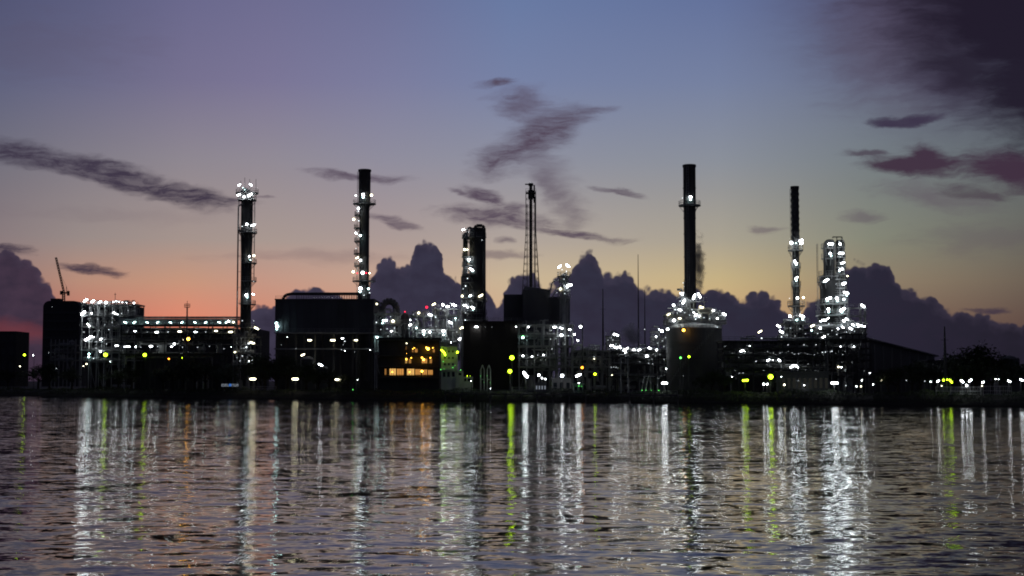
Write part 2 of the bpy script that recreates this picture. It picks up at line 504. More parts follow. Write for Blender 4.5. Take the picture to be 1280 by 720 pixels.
# warped angular coordinates for the clouds
P = nd.new('ShaderNodeCombineXYZ'); lk.new(az, P.inputs[0]); lk.new(el, P.inputs[1])
P = P.outputs[0]
def wn(vec, scale, det, stretch=(1, 1, 1), rough=.55, off=(0, 0, 0)):
    mp = nd.new('ShaderNodeMapping'); mp.inputs['Scale'].default_value = stretch; mp.inputs['Location'].default_value = off
    lk.new(vec, mp.inputs[0])
    n = nd.new('ShaderNodeTexNoise'); n.inputs['Scale'].default_value = scale; n.inputs['Detail'].default_value = det; n.inputs['Roughness'].default_value = rough
    lk.new(mp.outputs[0], n.inputs['Vector']); return n
def vm(op, a, b2):
    n = nd.new('ShaderNodeVectorMath'); n.operation = op
    for i, x in enumerate((a, b2)):
        if x is None: continue
        if isinstance(x, tuple): n.inputs[i].default_value = x
        else: lk.new(x, n.inputs[i])
    return n.outputs[1] if op == 'LENGTH' else n.outputs[0]
wa = wn(P, 0.55, 5, (0.6, 1.3, 1))
PW = vm('ADD', P, vm('MULTIPLY', vm('SUBTRACT', wa.outputs['Color'], (.5, .5, .5)), (2.2, 1.1, 0)))
wisp = wn(PW, 1.3, 6, (0.45, 1.8, 1), .62)
wispv = mth('MULTIPLY', mth('SUBTRACT', wisp.outputs['Fac'], .5), 1.5)
def blob(u, v, rx, ry, ang=0, inner=.25, dens=1., k=1., coord=None):
    a, e_ = azel(u, v)
    mp = nd.new('ShaderNodeMapping'); mp.vector_type = 'TEXTURE'
    mp.inputs['Location'].default_value = (a, e_, 0); mp.inputs['Rotation'].default_value = (0, 0, R(ang)); mp.inputs['Scale'].default_value = (rx*.0326, ry*.0326, 1)
    lk.new(coord or PW, mp.inputs[0])
    ln = vm('LENGTH', mp.outputs[0], None)
    ln = mth('ADD', ln, mth('MULTIPLY', wispv, k))
    return mrange(ln, 1.15, inner, 0, dens, 'SMOOTHSTEP')
fib = wn(PW, 2.2, 5, (0.55, 2.6, 1), .65, (3, 1, 0))
fibv = mrange(fib.outputs['Fac'], .36, .6, .62, 1.0)
def maxof(L):
    r = L[0]
    for x in L[1:]: r = mth('MAXIMUM', r, x)
    return r
# soft smoky cloud over the middle and faint high veils
veil = maxof([blob(690, 225, 75, 32, -50, 0, .35), blob(655, 130, 60, 26, -12, 0, .45), blob(1175, 245, 90, 20, -10, 0, .5), blob(1125, 45, 120, 110, 0, 0.2, .45, .5),
              blob(60, 60, 160, 50, 5, 0, .18), blob(1230, 300, 120, 25, 0, 0, .3), blob(960, 287, 26, 7, 0, .2, .5), blob(1075, 270, 30, 7, -8, .2, .5), blob(620, 320, 60, 5, -3, .2, .5),blob(400,320,160,10,0,0,.25),blob(150,270,160,12,0,0,.12)])
c = mixc(veil, sky, lin((88, 72, 90)))
pink = maxof([blob(640, 192, 66, 24, 20, .05, .95, .8), blob(672, 172, 62, 36, 35, .15, .95, .6), blob(620, 200, 34, 16, 12, .2, .9, .6), blob(695, 165, 36, 26, 20, .15, .9, .6), blob(705, 150, 50, 20, 18, .05, .8, .9), blob(655, 132, 50, 18, -10, .1, .5, 1), blob(725, 141, 44, 7, 10, .1, .7), blob(600, 244, 38, 11, -20, .3, .95, .8), blob(575, 240, 16, 5, -20, .3, .8), blob(625, 272, 90, 16, -4, .25, .9, .9), blob(710, 291, 90, 7, -5, .3, .9), blob(640, 262, 26, 12, 10, .2, .8),
              blob(615, 103, 34, 7, 3, .3, .9), blob(632, 122, 18, 4, 0, .2, .7), blob(778, 242, 38, 5, -6, .3, .8), blob(446, 222, 72, 7, -2, .3, .85), blob(490, 276, 38, 8, -14, .3, .8), blob(335, 249, 18, 3, 0, .3, .6), blob(690, 235, 62, 24, -50, 0, .45, .6), blob(712, 270, 34, 16, -60, 0, .4, .6), blob(630, 305, 16, 5, -10, .2, .7)])
c = mixc(mth('MULTIPLY', pink, fibv), c, lin((80, 66, 84)))
dark = maxof([blob(40, 196, 95, 17, -7, .3, .92, .75), blob(110, 210, 90, 18, -11, .4, .93, .75), blob(170, 227, 85, 19, -13, .4, .95, .75), blob(235, 246, 85, 16, -9, .4, .96, .65), blob(272, 253, 40, 10, -4, .4, .9, .6), blob(110, 334, 48, 7, -5, .4, .92), blob(5, 311, 38, 8, 0, .4, .9),
              blob(1130, 152, 52, 8, 3, .5, .92, .5), blob(1235, 386, 30, 5, 0, .4, .8)])
c = mixc(mth('MULTIPLY', dark, fibv), c, lin((55, 46, 66)))
plum = maxof([blob(1150, 206, 82, 15, -4, .4, .95, .8), blob(1157, 194, 32, 17, 0, .4, .95, .7), blob(1262, 212, 72, 30, -12, .35, .96, .8), blob(1080, 194, 42, 5, 0, .3, .7), blob(1225, 240, 50, 10, -14, .2, .6)])
c = mixc(plum, c, lin((62, 43, 62)))
c = mixc(maxof([blob(1175, 35, 210, 150, -15, -.3, .85, .3), blob(1185, 105, 130, 60, -24, 0, .8, .4)]), c, lin((66, 57, 79)))
big = maxof([blob(1262, 25, 195, 120, -28, .25, .98, .4), blob(1300, 105, 130, 85, -25, .3, .97, .5), blob(1205, 85, 115, 60, -28, .1, .85, .4), blob(1275, -40, 220, 90, 0, .2, .95, .4)])
c = mixc(big, c, lin((31, 25, 41)))
c = mixc(blob(1130, 152, 52, 8, 3, .5, .85, .5), c, lin((60, 52, 74)))
# towering cumulus bank
prof = [(-300,330),(-60,308),(0,313),(25,318),(45,336),(62,356),(70,374),(84,440),(120,462),(290,462),(308,388),(318,379),(332,383),(350,372),(372,363),(395,359),(418,364),(442,374),(462,358),(474,330),(484,321),(496,326),(508,332),(518,308),(532,299),(548,308),(558,340),(574,348),(588,370),(603,360),(613,364),(621,378),(629,364),(637,351),(648,341),(658,340),(668,347),(682,356),(698,350),(714,332),(722,321),(731,316),(740,316),(748,324),(756,341),(775,337),(793,342),(800,352),(830,360),(870,361),(905,362),(930,371),(950,365),(966,369),(977,386),(990,396),(1000,393),(1013,378),(1030,374),(1048,352),(1066,330),(1084,332),(1096,328),(1110,335),(1122,351),(1140,362),(1160,368),(1176,381),(1205,389),(1240,396),(1290,403),(1700,410)]
fc = nd.new('ShaderNodeFloatCurve')
A0, A1 = azel(-300, 400)[0], azel(1700, 400)[0]
cu = fc.mapping.curves[0]; pts = [((azel(u, v)[0]-A0)/(A1-A0), azel(u, v)[1]/10) for u, v in prof]
while len(cu.points) < len(pts): cu.points.new(.5, .5)
for i, (x, y) in enumerate(pts):
    cu.points[i].location = (x, y); cu.points[i].handle_type = 'AUTO_CLAMPED'
fc.mapping.use_clip = False; fc.mapping.update()
wc = wn(P, 1.5, 2, (1, 1, 1), .5)
PC = vm('ADD', P, vm('MULTIPLY', vm('SUBTRACT', wc.outputs['Color'], (.5, .5, .5)), (.36, .22, 0)))
sp2 = nd.new('ShaderNodeSeparateXYZ'); lk.new(PC, sp2.inputs[0])
lk.new(mrange(sp2.outputs[0], A0, A1), fc.inputs['Value'])
topel = mth('MULTIPLY', fc.outputs[0], 10.0)
def voro(scale):
    v = nd.new('ShaderNodeTexVoronoi'); v.feature = 'SMOOTH_F1'; v.inputs['Scale'].default_value = scale; v.inputs['Smoothness'].default_value = .25
    lk.new(PC, v.inputs['Vector']); return v.outputs['Distance']
bil = mth('ADD', mth('MULTIPLY', mth('SUBTRACT', .45, voro(1.5)), .55), mth('MULTIPLY', mth('SUBTRACT', .45, voro(4.2)), .22))
hgt = mth('SUBTRACT', mth('ADD', topel, bil), sp2.outputs[1])
cum = mrange(hgt, -.05, .13, 0, 1, 'SMOOTHSTEP')
cr = nd.new('ShaderNodeValToRGB'); e = cr.color_ramp.elements
stp = [(-40, (62,50,68)), (75, (70,53,70)), (330, (60,56,76)), (560, (53,51,70)), (780, (46,46,64)), (1000, (41,41,58)), (1120, (37,36,52)), (1320, (31,29,41))]
while len(e) < len(stp): e.new(.5)
for i, (u, cc) in enumerate(stp): e[i].position = (azel(u, 400)[0]-A0)/(A1-A0)
for i, (u, cc) in enumerate(stp): e[i].color = lin(cc)
lk.new(mrange(az, A0, A1), cr.inputs[0])
mott = wn(PC, 1.1, 4, (1, 1.4, 1))
cc_ = mixc(mrange(mott.outputs['Fac'], .38, .66, 0, .5), cr.outputs[0], lin((40, 36, 53)))
rim = mrange(hgt, .0, .5, .22, 0, 'SMOOTHSTEP')
cc_ = mixc(rim, cc_, lin((86, 76, 96)))
redl = blob(20, 418, 80, 16, 0, 0, .5, .6)
cc_ = mixc(redl, cc_, lin((128, 58, 62)))
c = mixc(cum, c, cc_)
# the sky behind the camera is already night-dark
back = mrange(mth('ABSOLUTE', az), 27, 75, 0, 1, 'SMOOTHSTEP')
c = mixc(back, c, lin((42, 43, 58)))
ns = nd.new('ShaderNodeTexSky'); ns.sky_type = 'NISHITA'; ns.sun_disc = False; ns.sun_elevation = R(-2.0); ns.sun_rotation = R(4)
sca = nd.new('ShaderNodeVectorMath'); sca.operation = 'SCALE'; sca.inputs['Scale'].default_value = 0.003; lk.new(ns.outputs[0], sca.inputs[0])
addn = nd.new('ShaderNodeVectorMath'); addn.operation = 'ADD'; lk.new(c, addn.inputs[0]); lk.new(sca.outputs[0], addn.inputs[1])
lk.new(addn.outputs[0], bg.inputs[0]); bg.inputs[1].default_value = 1.0
wd.cycles.sampling_method = 'MANUAL'; wd.cycles.sample_map_resolution = 1024

sl = bpy.data.lights.new('twilight_sun', 'SUN'); sl.energy = 0.01; sl.angle = R(25); sl.color = (1, .75, .5)
so = bpy.data.objects.new('twilight_sun', sl); col.objects.link(so)
so.rotation_euler = (R(-86), 0, R(-4))

# camera --------------------------------------------------------------
cd = bpy.data.cameras.new('camera'); cam = bpy.data.objects.new('camera', cd); col.objects.link(cam); sc.camera = cam
cam.location = (0, 0, CAMZ); cam.rotation_euler = (math.pi/2 + PITCH, 0, 0)
cd.sensor_width = 36; cd.lens = 36 * F / 1280; cd.clip_end = 60000; cd.clip_start = .5
vs_ = sc.view_settings; vs_.view_transform = 'Standard'; vs_.look = 'None'; vs_.gamma = 1; vs_.exposure = 0
try: sc.cycles.use_denoising = True
except Exception: pass
sc.cycles.filter_width = 1.9
sc.cycles.max_bounces = 5; sc.cycles.glossy_bounces = 3; sc.cycles.diffuse_bounces = 2
sc.cycles.sample_clamp_indirect = 6.0
sc.cycles.use_light_tree = True
sc.cycles.use_adaptive_sampling = False

# ================================================================== THE PLANT, left to right
# --- far left: distant buildings and the crane
Y = 900
r = block('low_building', 'dark flat roofed building at the far left edge beneath the purple cloud', 'building', -30, 20, 414, None, Y, 25, 'dark', rows=4, cols=5, roof=False)
r = thing('office_tower', 'dark unfinished high-rise with rounded top corners beneath the tower crane', 'building', at(77, 476, 900))
a = at(54, 380, 900); b_ = at(99.5, 376, 900); zt = b_.z; rc = 4.0
pf = [(a.x, GZ)]
for i in range(7): t = math.pi - i*math.pi/12; pf.append((a.x + rc + rc*math.cos(t), zt - rc + rc*math.sin(t)))
for i in range(7): t = math.pi/2 - i*math.pi/12; pf.append((b_.x - rc + rc*math.cos(t), zt - rc + rc*math.sin(t)))
pf.append((b_.x, GZ)); n = len(pf)
mb = MB(); mb.add([(x, 900, z) for x, z in pf] + [(x, 925, z) for x, z in pf], [tuple(range(n)), tuple(range(2*n-1, n-1, -1))] + [(i, i+n, (i+1) % n + n, (i+1) % n) for i in range(n)])
wall = mb.build('wall', M['dark'], r)
for i in range(9):
    z = GZ + 3 + i * (zt - GZ - 6) / 9
    mb = MB(); mb.box((a.x+1, 899.7, z), (b_.x-1, 899.95, z+1.6)); mb.build('window', M['glass'], r)
mb = MB(); mb.box((a.x+3, 905, zt+.003), (a.x+9, 912, zt+1.8)); mb.build('roof_parapet', M['dark'], r)
lamps(r, [(65, 383.5, .6, 'd'), (61, 441, .7, 'd'), (66, 459, .5, 'd')], 899)
# tower crane
r = thing('tower_crane', 'slim luffing tower crane standing on top of the dark high-rise', 'crane', at(79.5, 376, 905))
def lattice(mb, p, q, w, n, rr=.12):
    p = Vector(p); q = Vector(q); d = (q-p).normalized(); s1 = d.cross(Vector((0, 1, 0))).normalized() * w; s2 = Vector((0, w, 0))
    cs = [s1+s2, s1-s2, -s1-s2, -s1+s2]
    for c0 in cs: mb.tube(p+c0, q+c0, rr, n=4)
    for i in range(n):
        a0 = p + (q-p)*i/n; a1 = p + (q-p)*(i+1)/n
        for j in range(4): mb.tube(a0+cs[j], a1+cs[(j+1) % 4], rr*.6, n=4); mb.tube(a1+cs[j], a1+cs[(j+1) % 4], rr*.6, n=4)
mb = MB(); lattice(mb, at(79.5, 376, 905), at(79.5, 365, 905), .7, 4, .2); mb.build('mast', M['darksteel'], r)
mb = MB(); lattice(mb, at(80, 365.5, 905), at(70, 322, 905), .45, 14, .17); mb.build('jib', M['darksteel'], r)
mb = MB(); p = at(86.5, 367, 905); q = at(79, 366, 905); mb.box((q.x, 904, q.z-.5), (p.x, 906, q.z+.3)); mb.box((p.x-1.2, 904, q.z-1.8), (p.x, 906, q.z+1.2)); mb.build('counterweight_arm', M['darksteel'], r)
mb = MB(); mb.tube(at(83, 367, 905), at(83, 358, 905), .2, n=4); mb.tube(at(83, 358, 905), at(74, 340, 905), .07, n=4); mb.tube(at(83, 358, 905), at(86, 366, 905), .07, n=4); mb.build('tie_rods', M['darksteel'], r)
mb = MB(); p = at(77.5, 366, 905); mb.box((p.x-.9, 903.6, p.z-1.2), (p.x+.6, 905, p.z+1.2)); mb.build('cab', M['darksteel'], r)

# gantry frame in front of the tower
frame('loading_gantry', 'dim grey double portal frame standing in front of the unfinished high-rise', 'gantry', 64, 95, 424, yd(80, 60), 6, [450, 440, 431], [(60, 459, .6, 'd')], nx=4, pipes=4, vpipes=3, vessels=1, seed=4)

# --- lit steel process structure
Ys = yd(137, 45)
L = [(107,375.5,2.6,'w',28),(116,376.5,2.3,'w',32),(124.8,377.4,2.4,'w',35),(132.4,378.2,3,'w'),(141.5,377.5,1.4,'w'),(145,376.5,1.7,'w'),(148.5,377.4,1.4,'w'),(153,378,1.2,'w'),(158,378.4,1.0,'w'),(167.5,378.8,2,'w'),
     (103.8,391.5,3.2,'w',40),(114.5,391.6,1.8,'w'),(143,391.3,2.2,'w',-25),(147,393,1.3,'w'),(109.3,405,2.1,'w'),(111.5,407.5,1.8,'w'),(108.5,424,2.6,'w',30),(113,421,2.4,'w',20),(117,421.5,1.3,'w'),(126,424,1.8,'w',30),(128,427,1,'d'),
     (125.5,439.2,2.7,'w'),(111.3,442.5,2.8,'c'),(111,446,2.2,'c'),(131,406,1,'d'),(124,413,1.2,'d'),(136,412,1.1,'d'),(120,435,1,'d'),(133,430,1.2,'d'),(140,403,1,'d'),(105,415,1.2,'d'),(152,392,1.2,'d'),(160,388,1,'d'),(117,448,1.3,'d'),(122,399,1,'d')]
r = frame('process_structure', 'tall white-lit open steel structure crowded with pipes at the far left of the plant', 'steel structure', 103, 169, 380, Ys, 14, [450, 437, 423, 408, 394, 380], [], nx=8, pipes=34, vpipes=28, vessels=14, seed=11, mat='palesteel')
lamps(r, L, Ys - 1.4)
mb = MB(); mb.tube(at(144, 380, Ys+2), at(144, 366, Ys+2), .12, n=4); mb.tube(at(142.8, 368, Ys+2), at(145.4, 368, Ys+2), .12, n=4); mb.build('wind_vane', M['darksteel'], r)
block('hall_or_backing', 'added dark backing box blocking the sky inside the far-left lit steel structure', 'building', 111, 171, 383, None, Ys+16, 12, 'dark', ribs=8, roof=False)  # backing added so the red sky does not show through the frame
# --- pipe rack running right
Yr = yd(225, 40)
L = [(u, 403, 1.9, 'c', (30 if i % 2 else -20)) for i, u in enumerate((156.5,168,184,197,213,227.3,243.7,257,274,283))] + [(291.7,402.7,2.5,'y'),(286,401.5,1.6,'w',-30)]
L += [(224.6,414.4,2.5,'y',0),(196,415.2,2,'w',0),(168.7,414,1.5,'w',0),(244.4,415,1.8,'w',0),(270,413.7,2.1,'y',0),(288.3,415,2.5,'y',0),(184,415,1,'d'),(210,415,1.2,'d'),(234,415,1,'d'),(257,415,1,'d'),
      (146,432.2,1.9,'w',0),(156,433.6,2,'w'),(160,433.2,2.2,'w',0),(169.7,433.5,2,'w'),(188.6,432.8,2.1,'w',0),(218,430,2.8,'w'),(214.5,433.4,1.7,'w',0),(176,434,1,'d'),(197,433,1,'d'),(228,434,1,'d'),(247,434,1,'d'),(262,433,.8,'d'),(280,436,.9,'d')]
r = frame('pipe_rack', 'long three-level pipe rack with a row of teal-white lamps left of the slender lamp-ringed column', 'pipe rack', 152, 297, 406, Yr, 8, [442, 425, 417, 406], [], nx=9, pipes=18, vpipes=10, vessels=8, seed=5, mat='darksteel')
lamps(r, L, Yr - .9)
for v, rr in ((396.5, .28), (397.5, .18), (399.5, .35)):
    p = at(170 if v < 399 else 150, v, Yr+2); q = at(300, v, Yr+2)
    mb = MB(); mb.tube((p.x, p.y, q.z), q, rr, n=8)
    for i in range(9): x = p.x + (q.x-p.x)*i/8; mb.tube((x, p.y, q.z), (x, p.y, at(225, 406, Yr).z), .1, n=4)
    mb.build('pipe', M['steel'], r)
p = at(150, 407, Yr+3); q = at(297, 400.5, Yr+3)
mb = MB(); mb.box((p.x, Yr+3, p.z), (q.x, Yr+3.3, q.z)); mb.build('wind_screen', M['insul'], r)
# dark box added behind the rack to block the afterglow
block('shed_or_backing', 'added long dark box blocking the sky behind the left pipe rack', 'shed', 140, 322, 411, None, Yr+45, 30, 'dark', ribs=24, roof=False)
# lightning mast with basket
r = thing('lattice_mast', 'thin mast with a small round basket rising above the left pipe rack', 'mast', ground_pt(234, Yr-3))
mb = MB(); p = at(234, 384, Yr-3); mb.tube((p.x, p.y, GZ), (p.x, p.y, p.z), .38, .28, n=8); mb.tube((p.x, p.y, p.z), (p.x, p.y, at(234, 376, Yr-3).z), .1, n=5); mb.build('pole', M['darksteel'], r)
mb = MB(); mb.arc_deck((p.x, p.y), .2, 1.1, 0, 2*math.pi, p.z, .15); mb.arc_rail((p.x, p.y), 1.1, 0, 2*math.pi, p.z, 1.3, n=8); mb.build('basket', M['darksteel'], r)
# --- column 1
Y = yd(307, 42)
column('distillation_column', 'slender dark column ringed with lit platforms, standing alone right of the left pipe rack', 'column', 307, Y, 241,
       [(7.4,241.5),(7.4,300),(6.8,318),(6.6,440),(8.6,474)],
       [(241,14.5,0,360),(250,12,0,360),(290.5,13,-120,60),(328.5,13,-110,50),(351,13,-110,50),(380,12.5,-120,60),(409,13,-150,60),(422,14,-170,60),(441,15,-180,60),(455,14,-180,60),(288,11.5,150,230)],
       [(299,231.3,2.0,'w',35),(313.4,231,2.0,'w',-35),(303.5,234.5,1.1,'c'),(306,237,1.3,'c'),(298.5,243.5,2.6,'w',25),(312.3,243.7,2.9,'w',30),(305,246,2.4,'w'),(308.5,280.5,2.7,'w'),(316.3,281.5,2.8,'w',20),(302.7,283,1.3,'d'),
        (311.5,320.5,2.6,'w'),(317.4,319.5,3.2,'y'),(313,325,1.2,'c'),(308,369,3.0,'w'),(309,371.5,2,'c'),(316.4,367.8,1.6,'w',-30),(317,352,.9,'d'),(320.6,410.4,3.0,'y',-25),(317,401,1.0,'d'),(305.5,430.5,2.8,'w'),(310.5,430,2.8,'w'),(308,434,2.4,'d'),(315.8,428.8,3.1,'y',-20),
        (293.8,440.3,2.1,'y',25),(289,433.8,.9,'w'),(313,450.6,3.0,'w',30),(315.5,455,1.2,'w'),(292,455,1.2,'d'),(303,445,1.5,'d'),(311,460,1.6,'d'),(303,401,1.2,'d')],
       riser=[(-10,258,448,.28),(10.5,250,352,.16)], ladder=200, mat='stack')
root = roots[-1]
mb = MB(); zt = at(307, 241.5, Y).z
for du, dv in ((-1, 222), (5, 224), (-6, 226), (13, 224)): mb.tube(at(307+du, 241, Y), at(307+du, dv, Y), .1, n=4)
mb.build('top_antenna', M['steel'], root)
mb = MB(); c0 = at(307, 241, Y); mb.lathe((c0.x, c0.y, c0.z), [(2, 0), (1.7, .9), (.8, 1.6), (.2, 1.8)], 14); mb.build('top_dome', M['insul'], root)
frame('column_base_frame', 'small lit steel frame wrapped around the foot of the leftmost slender column', 'steel structure', 292, 319, 420, Y-6, 12, [455, 441, 430, 420], [(300,451,1,'d'),(296,447,.9,'d'),(306,462,1.2,'d')], nx=4, pipes=5, vpipes=7, vessels=2, seed=9)

# --- big dark heater casing on legs
Yb = yd(405, 40)
L = [(345.5,404,3.5,'c'),(346.5,408,3.4,'c'),(346,411.5,2.4,'c')]
r = block('furnace_block', 'huge dark box-shaped furnace casing raised on legs in front of the second smokestack', 'furnace', 344.5, 467, 375, 415, Yb, 22, 'casing', legs=6, ribs=14, L=L)
r['label'] = 'huge dark box-shaped furnace casing raised on legs, with a long pipe along its roof'
mb = MB(); pts = [at(354, 375, Yb+1), at(354.5, 371.5, Yb+1), at(358, 368.5, Yb+1), at(364, 367.3, Yb+1), at(449, 367.3, Yb+1), at(451, 375, Yb+1)]
mb.path(pts, .55, n=10); mb.build('roof_pipe', M['darksteel'], r)
mb = MB()
for i in range(26): x = pts[3].x + 2 + i*(pts[4].x-pts[3].x-3)/25; mb.tube((x, Yb+1, pts[0].z), (x, Yb+1, pts[4].z), .14, n=4)
mb.build('pipe_support', M['darksteel'], r)
lamps(r, [(393+i*3.2, 371.7, .42, 'd') for i in range(14)], Yb - .5)
a = at(344.5, 415, Yb-3); b_ = at(467, 415, Yb-3)
mb = MB(); mb.box((a.x-.5, Yb-3, a.z-.5), (b_.x, Yb-.02, a.z-.02)); railing(mb, a.x, b_.x, Yb-3, a.z); mb.build('walkway', M['steel'], r)
mb = MB(); mb.box((a.x-.5, Yb-3, at(400, 437, Yb).z), (b_.x, Yb-.02, at(400, 435.5, Yb).z)); mb.build('lower_deck', M['steel'], r)
lamps(r, [(387,425.3,2.4,'y',0),(416,425.3,2.6,'y',0),(445,425.3,2.3,'y',0),(428,423,1.6,'w',0),(431,426.5,1.5,'d'),(429,431,.8,'d'),(431,438.6,1.2,'w'),(462.5,437.4,1.2,'w'),(359,421.5,1,'w'),(378.6,443.6,2.6,'y',25),(400.6,456,2.5,'w',-22),(427,437,.9,'d'),(370,436,.7,'d'),(443,440,.8,'d'),(352,431,.7,'d')], Yb-3.5)
# domes / tanks beneath
for u, v, rr, lab in ((384, 445.5, 8, 'small round-topped tank under the left half of the raised furnace casing'), (403, 457.5, 7, 'low round-topped tank under the middle of the raised furnace casing')):
    Yt = Yb - 8; c0 = at(u, v, Yt); c0.z = GZ; h = at(u, v, Yt).z - GZ; rm = rr*mpp(Yt)
    r = thing('small_tank', lab, 'tank', c0, 'small tanks under the furnace casing')
    mb = MB(); mb.lathe(c0, [(rm, 0), (rm, h-1)], 20); mb.build('shell', M['tank'], r)
    mb = MB(); mb.lathe(c0, [(rm+.02, h-1), (rm*.85, h-.4), (rm*.45, h-.08), (.1, h)], 20); mb.build('roof', M['insul'], r)

# --- smokestack 2
Y = yd(454, 68)
column('smokestack', 'dark smokestack with small lit balconies down its left side, behind the furnace casing', 'smokestack', 454.6, Y, 212,
       [(7.7,212),(8.3,212.3),(8.3,214.5),(7.6,214.8),(7.4,256),(6.3,262),(6.2,352),(8,368),(8,476)],
       [(254.5,14.5,0,360),(269,12.5,130,235),(285,13,130,235),(301.5,12.5,130,235),(317,13,130,235),(332,12.5,130,235),(351,14.5,0,360)],
       [(444.5,244.4,2.0,'w'),(454,243.3,3.4,'w'),(454,246.5,2.6,'c'),(464.4,244,3.1,'y'),(448,260.5,3.0,'w'),(448,264,1.6,'d'),(442.2,274.2,3.1,'y'),(448.5,276,1.6,'d'),(445,291.6,1.8,'w',-35),(450.4,294.5,2.8,'c'),(445,310.5,1.2,'d'),
        (446.5,322.3,2.1,'y',25),(450.5,325.7,3.0,'w'),(441.6,339.7,3.3,'y'),(453.3,341,3.5,'w'),(462,341.4,2.1,'y'),(446.6,341.5,1.7,'r'),(457.8,341.2,1.7,'r'),(450.5,360.5,3.6,'w'),(450,364.5,2.6,'c'),(460.5,361,2.8,'c'),(462,366,1.6,'d'),(455,369,1.5,'d')],
       ladder=215, mat='stack')

# --- curved duct and frame
Yd_ = yd(485, 50)
r = thing('exhaust_duct', 'pale inverted-U duct with a round bend just right of the furnace casing', 'duct', ground_pt(492, Yd_))
mb = MB(); pts = [at(477.5, 420, Yd_), at(477.5, 392, Yd_)]
for i in range(9):
    t = math.pi - i*math.pi/8; pts.append(at(486.5 + 9*math.cos(t), 386 - 9.5*math.sin(t), Yd_))
pts += [at(495.5, 392, Yd_), at(495.5, 420, Yd_)]; pts = [Vector(p) for p in pts]; pts.append(Vector((pts[-1].x, pts[-1].y, GZ)))
mb.path(pts, 1.25, n=14); d = mb.build('duct', M['tank'], r)
mb = MB()
for v in (396, 404, 412): z = at(495.5, v, Yd_).z; mb.lathe((pts[-1].x, pts[-1].y, z), [(1.3, 0), (1.45, .05), (1.45, .3), (1.3, .35)], 14)
sub(mb, 'flange', M['steel'], d, r)
frame('process_structure', 'narrow lit pipe frame tucked between the furnace casing and the lit-window office', 'steel structure', 469, 500, 392, Yd_-9, 7, [440, 420, 405, 392],
      [(471,380,2.3,'y'),(479.5,400.8,3.0,'c'),(482.5,400.5,2.2,'w'),(478,404,1.6,'c'),(491.3,401.4,3.2,'y'),(472.6,422.4,2.8,'c',-30),(470.5,403,1.6,'d'),(489.5,414,1.4,'w',20),(484,411,1.2,'d'),(476,412,1.2,'d'),(485,420,.9,'d'),(493,410,1.2,'d'),(488,396,1,'d')], nx=4, pipes=7, vpipes=10, vessels=4, seed=14, mat='palesteel')
Y = yd(505, 52)
column('vessel', 'short dark vertical vessel with a red light on top, right of the pale inverted-U duct', 'vessel', 506, Y, 391, [(2,391),(4.6,393),(5,396),(5,425),(5,476)], [(404,7,-180,0)], [(506.2,389.8,1.5,'r')], mat='casing2')

# --- processing unit between duct and twin column
Yp = yd(545, 55)
L = [(542.3,380.3,2.2,'y',30),(553.5,381,3.1,'w'),(559.5,383.2,2.1,'w',0),(567.3,381.3,3.1,'w',-20),(563,379,1.2,'d'),(551,386,1.2,'d'),(523.4,391.2,3.0,'y'),(533.4,384,2.6,'r'),(538,393.6,2.2,'w',-15),(544.5,396.5,1.8,'d'),(512.8,406.2,2.1,'w',25),(513,400,1.3,'w'),(520.5,410,2.2,'c'),(529.6,414,3.0,'w'),(529.8,418,2.2,'c'),(537.3,415,2.5,'w'),(554.2,413.7,3.1,'w'),(554.5,418.5,2.2,'c'),
     (563,403,2.4,'w',-28),(577.3,410,2.8,'y',25),(575,423.5,2.4,'w',30),(582,425,1.8,'w'),(569.3,398,1.8,'c'),(569.5,401,1.4,'d'),(571,415,1.2,'d'),(545,408,1,'d'),(517,393,.9,'d'),(520,399,1,'d'),(548,401,1,'d'),(557,394,1,'d'),(561,424,1,'d'),(540,428,.9,'d'),(567,427,.9,'d'),(573,400,1.2,'d')]
r = frame('process_structure', 'broad stepped processing unit full of lit vessels behind the lit-window office', 'steel structure', 512, 584, 394, Yp, 12, [440, 427, 412, 394], [], nx=9, pipes=26, vpipes=24, vessels=13, seed=21, mat='palesteel')
lamps(r, L, Yp - 1.2)
x0 = at(540, 385, Yp).x; x1 = at(575, 385, Yp).x; z0 = at(560, 394, Yp).z; z1 = at(560, 386, Yp).z
mb = MB(); mb.box((x0, Yp, z1-.25), (x1, Yp+8, z1)); railing(mb, x0, x1, Yp, z1, 1.3)
for i in range(6): x = x0+.3+(x1-x0-.6)*i/5; mb.box((x-.15, Yp+.1, z0+.1), (x+.15, Yp+.4, z1-.26))
mb.build('top_deck', M['steel'], r)
for u, v0, rr in ((521, 400, 3.2), (553.5, 398, 3.5), (569.5, 395, 3), (545, 384, 2.4), (558, 383, 2.2)):
    c0 = at(u, v0, Yp+3); h = c0.z - GZ; c0 = Vector((c0.x, c0.y, GZ)); rm = rr*mpp(Yp)
    mb = MB(); mb.lathe(c0, [(rm, 0), (rm, h-.8), (rm*.6, h-.2), (.1, h)], 16); mb.build('vessel', M['insul'], r)

